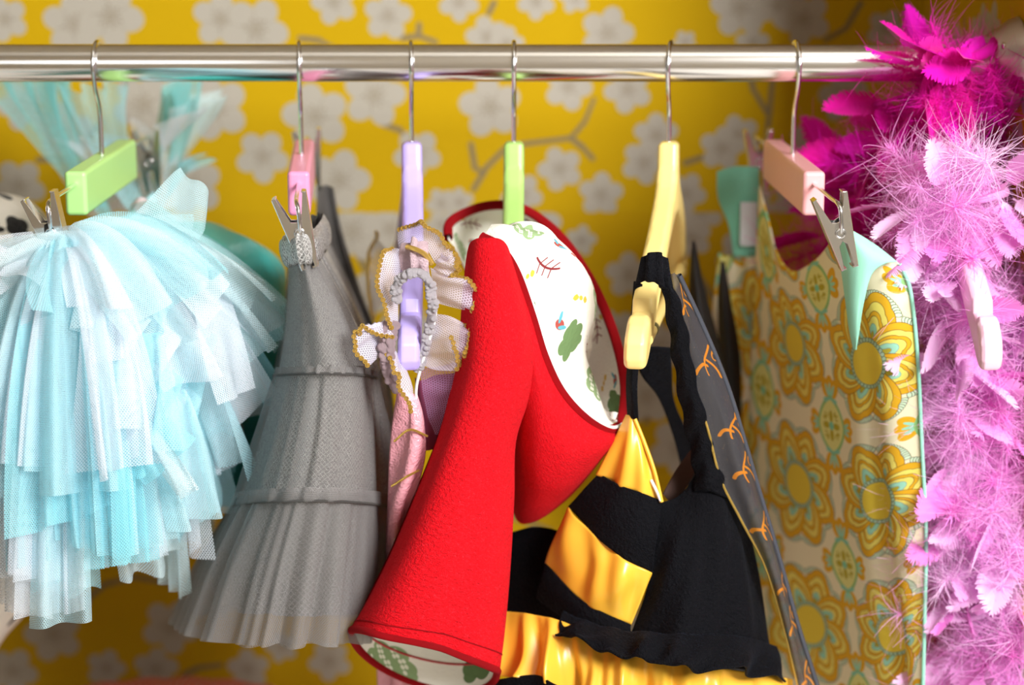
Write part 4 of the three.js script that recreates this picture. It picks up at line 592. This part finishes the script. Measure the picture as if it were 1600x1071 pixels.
  // piping along the side edge, facing folded over the shoulder, rear strap with care label
  const side = edge(bod.grid, 'right'); part('piping', tube(side.map((p) => p.clone().add(V(0.0006, 0, 0.0006))), 0.0013, 120, 8), mint, t, 'mint green bias binding along the edge');
  part('facing', sheet([[[1302, 378, 0.088], [1310, 364, 0.10], [1324, 358, 0.104], [1344, 367, 0.106], [1372, 385, 0.104], [1402, 409, 0.102]], [[1309, 396, 0.094], [1320, 386, 0.106], [1334, 382, 0.112], [1350, 390, 0.114], [1368, 402, 0.112], [1384, 412, 0.108]], [[1315, 430, 0.092], [1324, 424, 0.102], [1336, 422, 0.108], [1346, 424, 0.11], [1354, 428, 0.11], [1362, 430, 0.108]], [[1321, 475, 0.09], [1326, 474, 0.096], [1333, 474, 0.1], [1340, 475, 0.102], [1345, 476, 0.102], [1349, 478, 0.102]], [[1327, 520, 0.088], [1329, 521, 0.09], [1332, 522, 0.092], [1336, 523, 0.094], [1339, 523, 0.095], [1342, 524, 0.095]], [[1333, 545, 0.088], [1334, 546, 0.088], [1335, 547, 0.088], [1336, 547, 0.089], [1337, 547, 0.09], [1338, 547, 0.09]]], 40, 40, { thick: 0.001 }).geo, mint, t, 'plain mint green facing turned out over the shoulder');
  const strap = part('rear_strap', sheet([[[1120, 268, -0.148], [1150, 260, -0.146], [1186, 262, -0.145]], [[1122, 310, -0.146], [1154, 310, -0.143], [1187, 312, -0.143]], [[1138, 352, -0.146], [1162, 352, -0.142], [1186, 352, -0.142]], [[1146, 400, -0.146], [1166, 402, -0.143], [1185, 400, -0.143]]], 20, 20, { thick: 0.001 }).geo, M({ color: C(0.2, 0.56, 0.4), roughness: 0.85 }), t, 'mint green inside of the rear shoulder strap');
  part('care_label', sheet([[[1157, 316, -0.138], [1170, 316, -0.138], [1183, 316, -0.138]], [[1156, 384, -0.139], [1169, 385, -0.138], [1182, 385, -0.139]]], 6, 6, { thick: 0.0004 }).geo, M({ color: C(0.62, 0.66, 0.66), roughness: 0.6 }), strap, 'pale grey sewn-in label');
}

// ---------------------------------------------------------------- feather boas at the right end of the rail
function ribbonGeo(list) {                            // list of [points, half-width at start, half-width at end]
  const pos = [], idx = [];
  for (const [pts, w0, w1, sideV] of list) { const b = pos.length / 3, n = pts.length; pts.forEach((p, k) => { const w = lerp(w0, w1, k / (n - 1)); pos.push(p.x - sideV.x * w, p.y - sideV.y * w, p.z - sideV.z * w, p.x + sideV.x * w, p.y + sideV.y * w, p.z + sideV.z * w); }); for (let k = 0; k + 1 < n; k++) { const a = b + k * 2; idx.push(a, a + 2, a + 1, a + 1, a + 2, a + 3); } }
  const g = new THREE.BufferGeometry(); g.setAttribute('position', new THREE.Float32BufferAttribute(pos, 3)); g.setAttribute('uv', new THREE.Float32BufferAttribute(new Float32Array(pos.length / 3 * 2), 2)); g.setIndex(idx); g.computeVertexNormals(); return g;
}
// feathers 1 unit long, growing along +y
function plume() {                                    // smooth vane with a frayed end
  const list = [], bend = rr(-0.25, 0.25), q = (t) => V(bend * t * t, t, 0.18 * t * (1 - t) + 0.1 * t * t), N = 44;
  list.push([[0, 0.25, 0.5, 0.75, 0.98].map(q), 0.016, 0.004, V(1, 0, 0)]);
  for (const s of [-1, 1]) for (let k = 0; k < N; k++) { const t0 = 0.1 + 0.86 * k / N, p = q(t0), L = 0.2 * Math.pow(Math.sin(Math.min(1, (t0 + 0.12) * 0.98) * 3.14), 0.6) * rr(0.86, 1.06) + 0.02, rise = rr(0.5, 0.75) * L + (k > N - 8 ? 0.05 : 0), pts = []; for (let m = 0; m <= 3; m++) { const u = m / 3; pts.push(V(p.x + s * L * u, p.y + rise * u * (0.5 + 0.5 * u), p.z + 0.10 * u * u * L / 0.2 * (0.6 + 0.4 * s))); } list.push([pts, 0.026, 0.011, V(0.2, 1, 0).normalize()]); }
  return ribbonGeo(list);
}
function fluff(n, spread, w = 0.006) {                // soft marabou: long loose hairs off a short quill
  const list = [[[V(0, 0, 0), V(0.01, 0.3, 0.02), V(0.03, 0.6, 0.05)], 0.012, 0.004, V(1, 0, 0)]];
  for (let k = 0; k < n; k++) { const t0 = rr(0, 0.55), a = rr(0, 6.283), th = rr(0.25, spread), L = rr(0.3, 0.62), d = V(Math.cos(a) * Math.sin(th), Math.cos(th), Math.sin(a) * Math.sin(th)), c = V(rr(-1, 1), rr(-1.3, 0.3), rr(-1, 1)).multiplyScalar(0.75), p = V(0.01 * t0, t0, 0.03 * t0), pts = []; for (let m = 0; m <= 4; m++) { const u = m / 4; pts.push(p.clone().addScaledVector(d, L * u).addScaledVector(c, u * u * L)); } const sv = V(rr(-1, 1), rr(-1, 1), rr(-1, 1)).cross(d).normalize(); list.push([pts, w, w * 0.25, sv]); }
  return ribbonGeo(list);
}
const plumes = Array.from({ length: 6 }, plume), fluffs = Array.from({ length: 6 }, () => fluff(150, 1.4, 0.0048)), downs = Array.from({ length: 2 }, () => fluff(80, 1.5, 0.0048));
function boa(label, at, paths, mats, count, downMat, o) {
  const t = thing('feather_boa', label, 'boa', at, undefined);
  const total = paths.reduce((s, p) => s + p.weight, 0);
  for (const p of paths) {
    const c = curve(p.pts), n = Math.round(count * p.weight / total), base = t.position;
    part('cord', new THREE.TubeGeometry(c, 80, 0.004, 8), mats[0], t);
    const put = (obj, u, len) => {
      const q = c.getPoint(u), tg = c.getTangent(u), a = rr(0, 6.283), x = V(0, 0, 1).cross(tg).normalize(), y = tg.clone().cross(x).normalize();
      const d = x.multiplyScalar(Math.cos(a)).addScaledVector(y, Math.sin(a)).addScaledVector(tg, rr(-0.1, 0.8)).add(V(0, rr(-0.55, 0.15), 0.12)).normalize(); if (p.top && u < 0.3) { d.y = Math.min(d.y, -0.12); d.normalize(); }
      obj.quaternion.setFromUnitVectors(V(0, 1, 0), d).multiply(new THREE.Quaternion().setFromAxisAngle(V(0, 1, 0), rr(0, 6.283)));
      obj.position.copy(q).addScaledVector(d, p.r * rr(0.05, 0.5)).sub(base); obj.scale.setScalar(len * (p.top && u < 0.28 ? 0.72 : 1));
    };
    const dummy = new THREE.Object3D();
    const baked = (g, len, u) => { put(dummy, u, len); dummy.updateMatrix(); return g.clone().applyMatrix4(dummy.matrix); };
    for (let k = 0; k < n; k++) { const isP = rnd() < o.plume; raw('feather', baked((isP ? plumes : fluffs)[k % 6], p.r * (isP ? rr(1.1, 1.6) : rr(1.2, 1.9)), (k + rnd()) / n), mats[Math.floor(rnd() * mats.length)], t); }
    const list = []; for (let k = Math.round(o.down * p.weight / total); k > 0; k--) list.push(baked(downs[k % 2], p.r * rr(0.9, 1.4), rnd()));
    const m = raw('down', mergeGeometries(list), downMat, t); m.userData.kind = 'stuff';
  }
  return t;
}
const feather = (r, g, b, tr = 0.4) => M({ color: C(r, g, b), roughness: 1, transmission: tr, specularIntensity: 0.3 });
const mag = [feather(0.86, 0.004, 0.5), feather(0.8, 0.004, 0.38), feather(0.88, 0.006, 0.62)], pink = [feather(0.98, 0.52, 0.9), feather(0.99, 0.68, 0.95), feather(0.97, 0.36, 0.83)];
boa('deep magenta feather boa looped over the right end of the chrome rail', V(0.30, ROD, 0), [
  { pts: [[1540, 150, -0.026], [1550, 84, -0.024], [1556, 58, -0.006], [1546, 78, 0.02], [1506, 96, 0.025], [1464, 108, 0.024], [1448, 134, 0.02], [1436, 200, 0.0], [1410, 270, -0.03], [1392, 350, -0.05], [1420, 450, -0.06], [1460, 560, -0.05]], r: 0.034, weight: 1.1, top: 1 },
  { pts: [[1500, 120, -0.03], [1520, 180, -0.03], [1510, 260, -0.03], [1520, 360, -0.02], [1540, 480, -0.02], [1530, 640, -0.03], [1520, 800, -0.03], [1520, 960, -0.03], [1520, 1090, -0.03]], r: 0.038, weight: 1.2, top: 1 },
  { pts: [[1420, 150, -0.03], [1390, 220, -0.04], [1356, 290, -0.06], [1326, 366, -0.10], [1340, 460, -0.12], [1400, 600, -0.12]], r: 0.037, weight: 0.9 }],
  mag, 296, feather(0.84, 0.004, 0.48, 0.4), { plume: 0.62, down: 200 });
boa('pale pink feather boa hanging in front of the magenta boa beside the print dress', V(0.31, ROD, 0.08), [
  { pts: [[1570, 300, 0.06], [1520, 310, 0.085], [1456, 300, 0.07], [1454, 370, 0.06], [1492, 450, 0.065], [1502, 540, 0.07], [1498, 640, 0.07], [1506, 740, 0.07], [1512, 850, 0.07], [1504, 960, 0.07], [1506, 1090, 0.07]], r: 0.0335, weight: 1.3 },
  { pts: [[1600, 420, 0.03], [1590, 500, 0.04], [1576, 620, 0.06], [1566, 740, 0.07], [1580, 860, 0.075], [1572, 980, 0.075], [1580, 1090, 0.075]], r: 0.036, weight: 1.1 }],
  pink, 300, feather(0.98, 0.56, 0.92, 0.4), { plume: 0.45, down: 300 });
renderer.render(scene, camera);
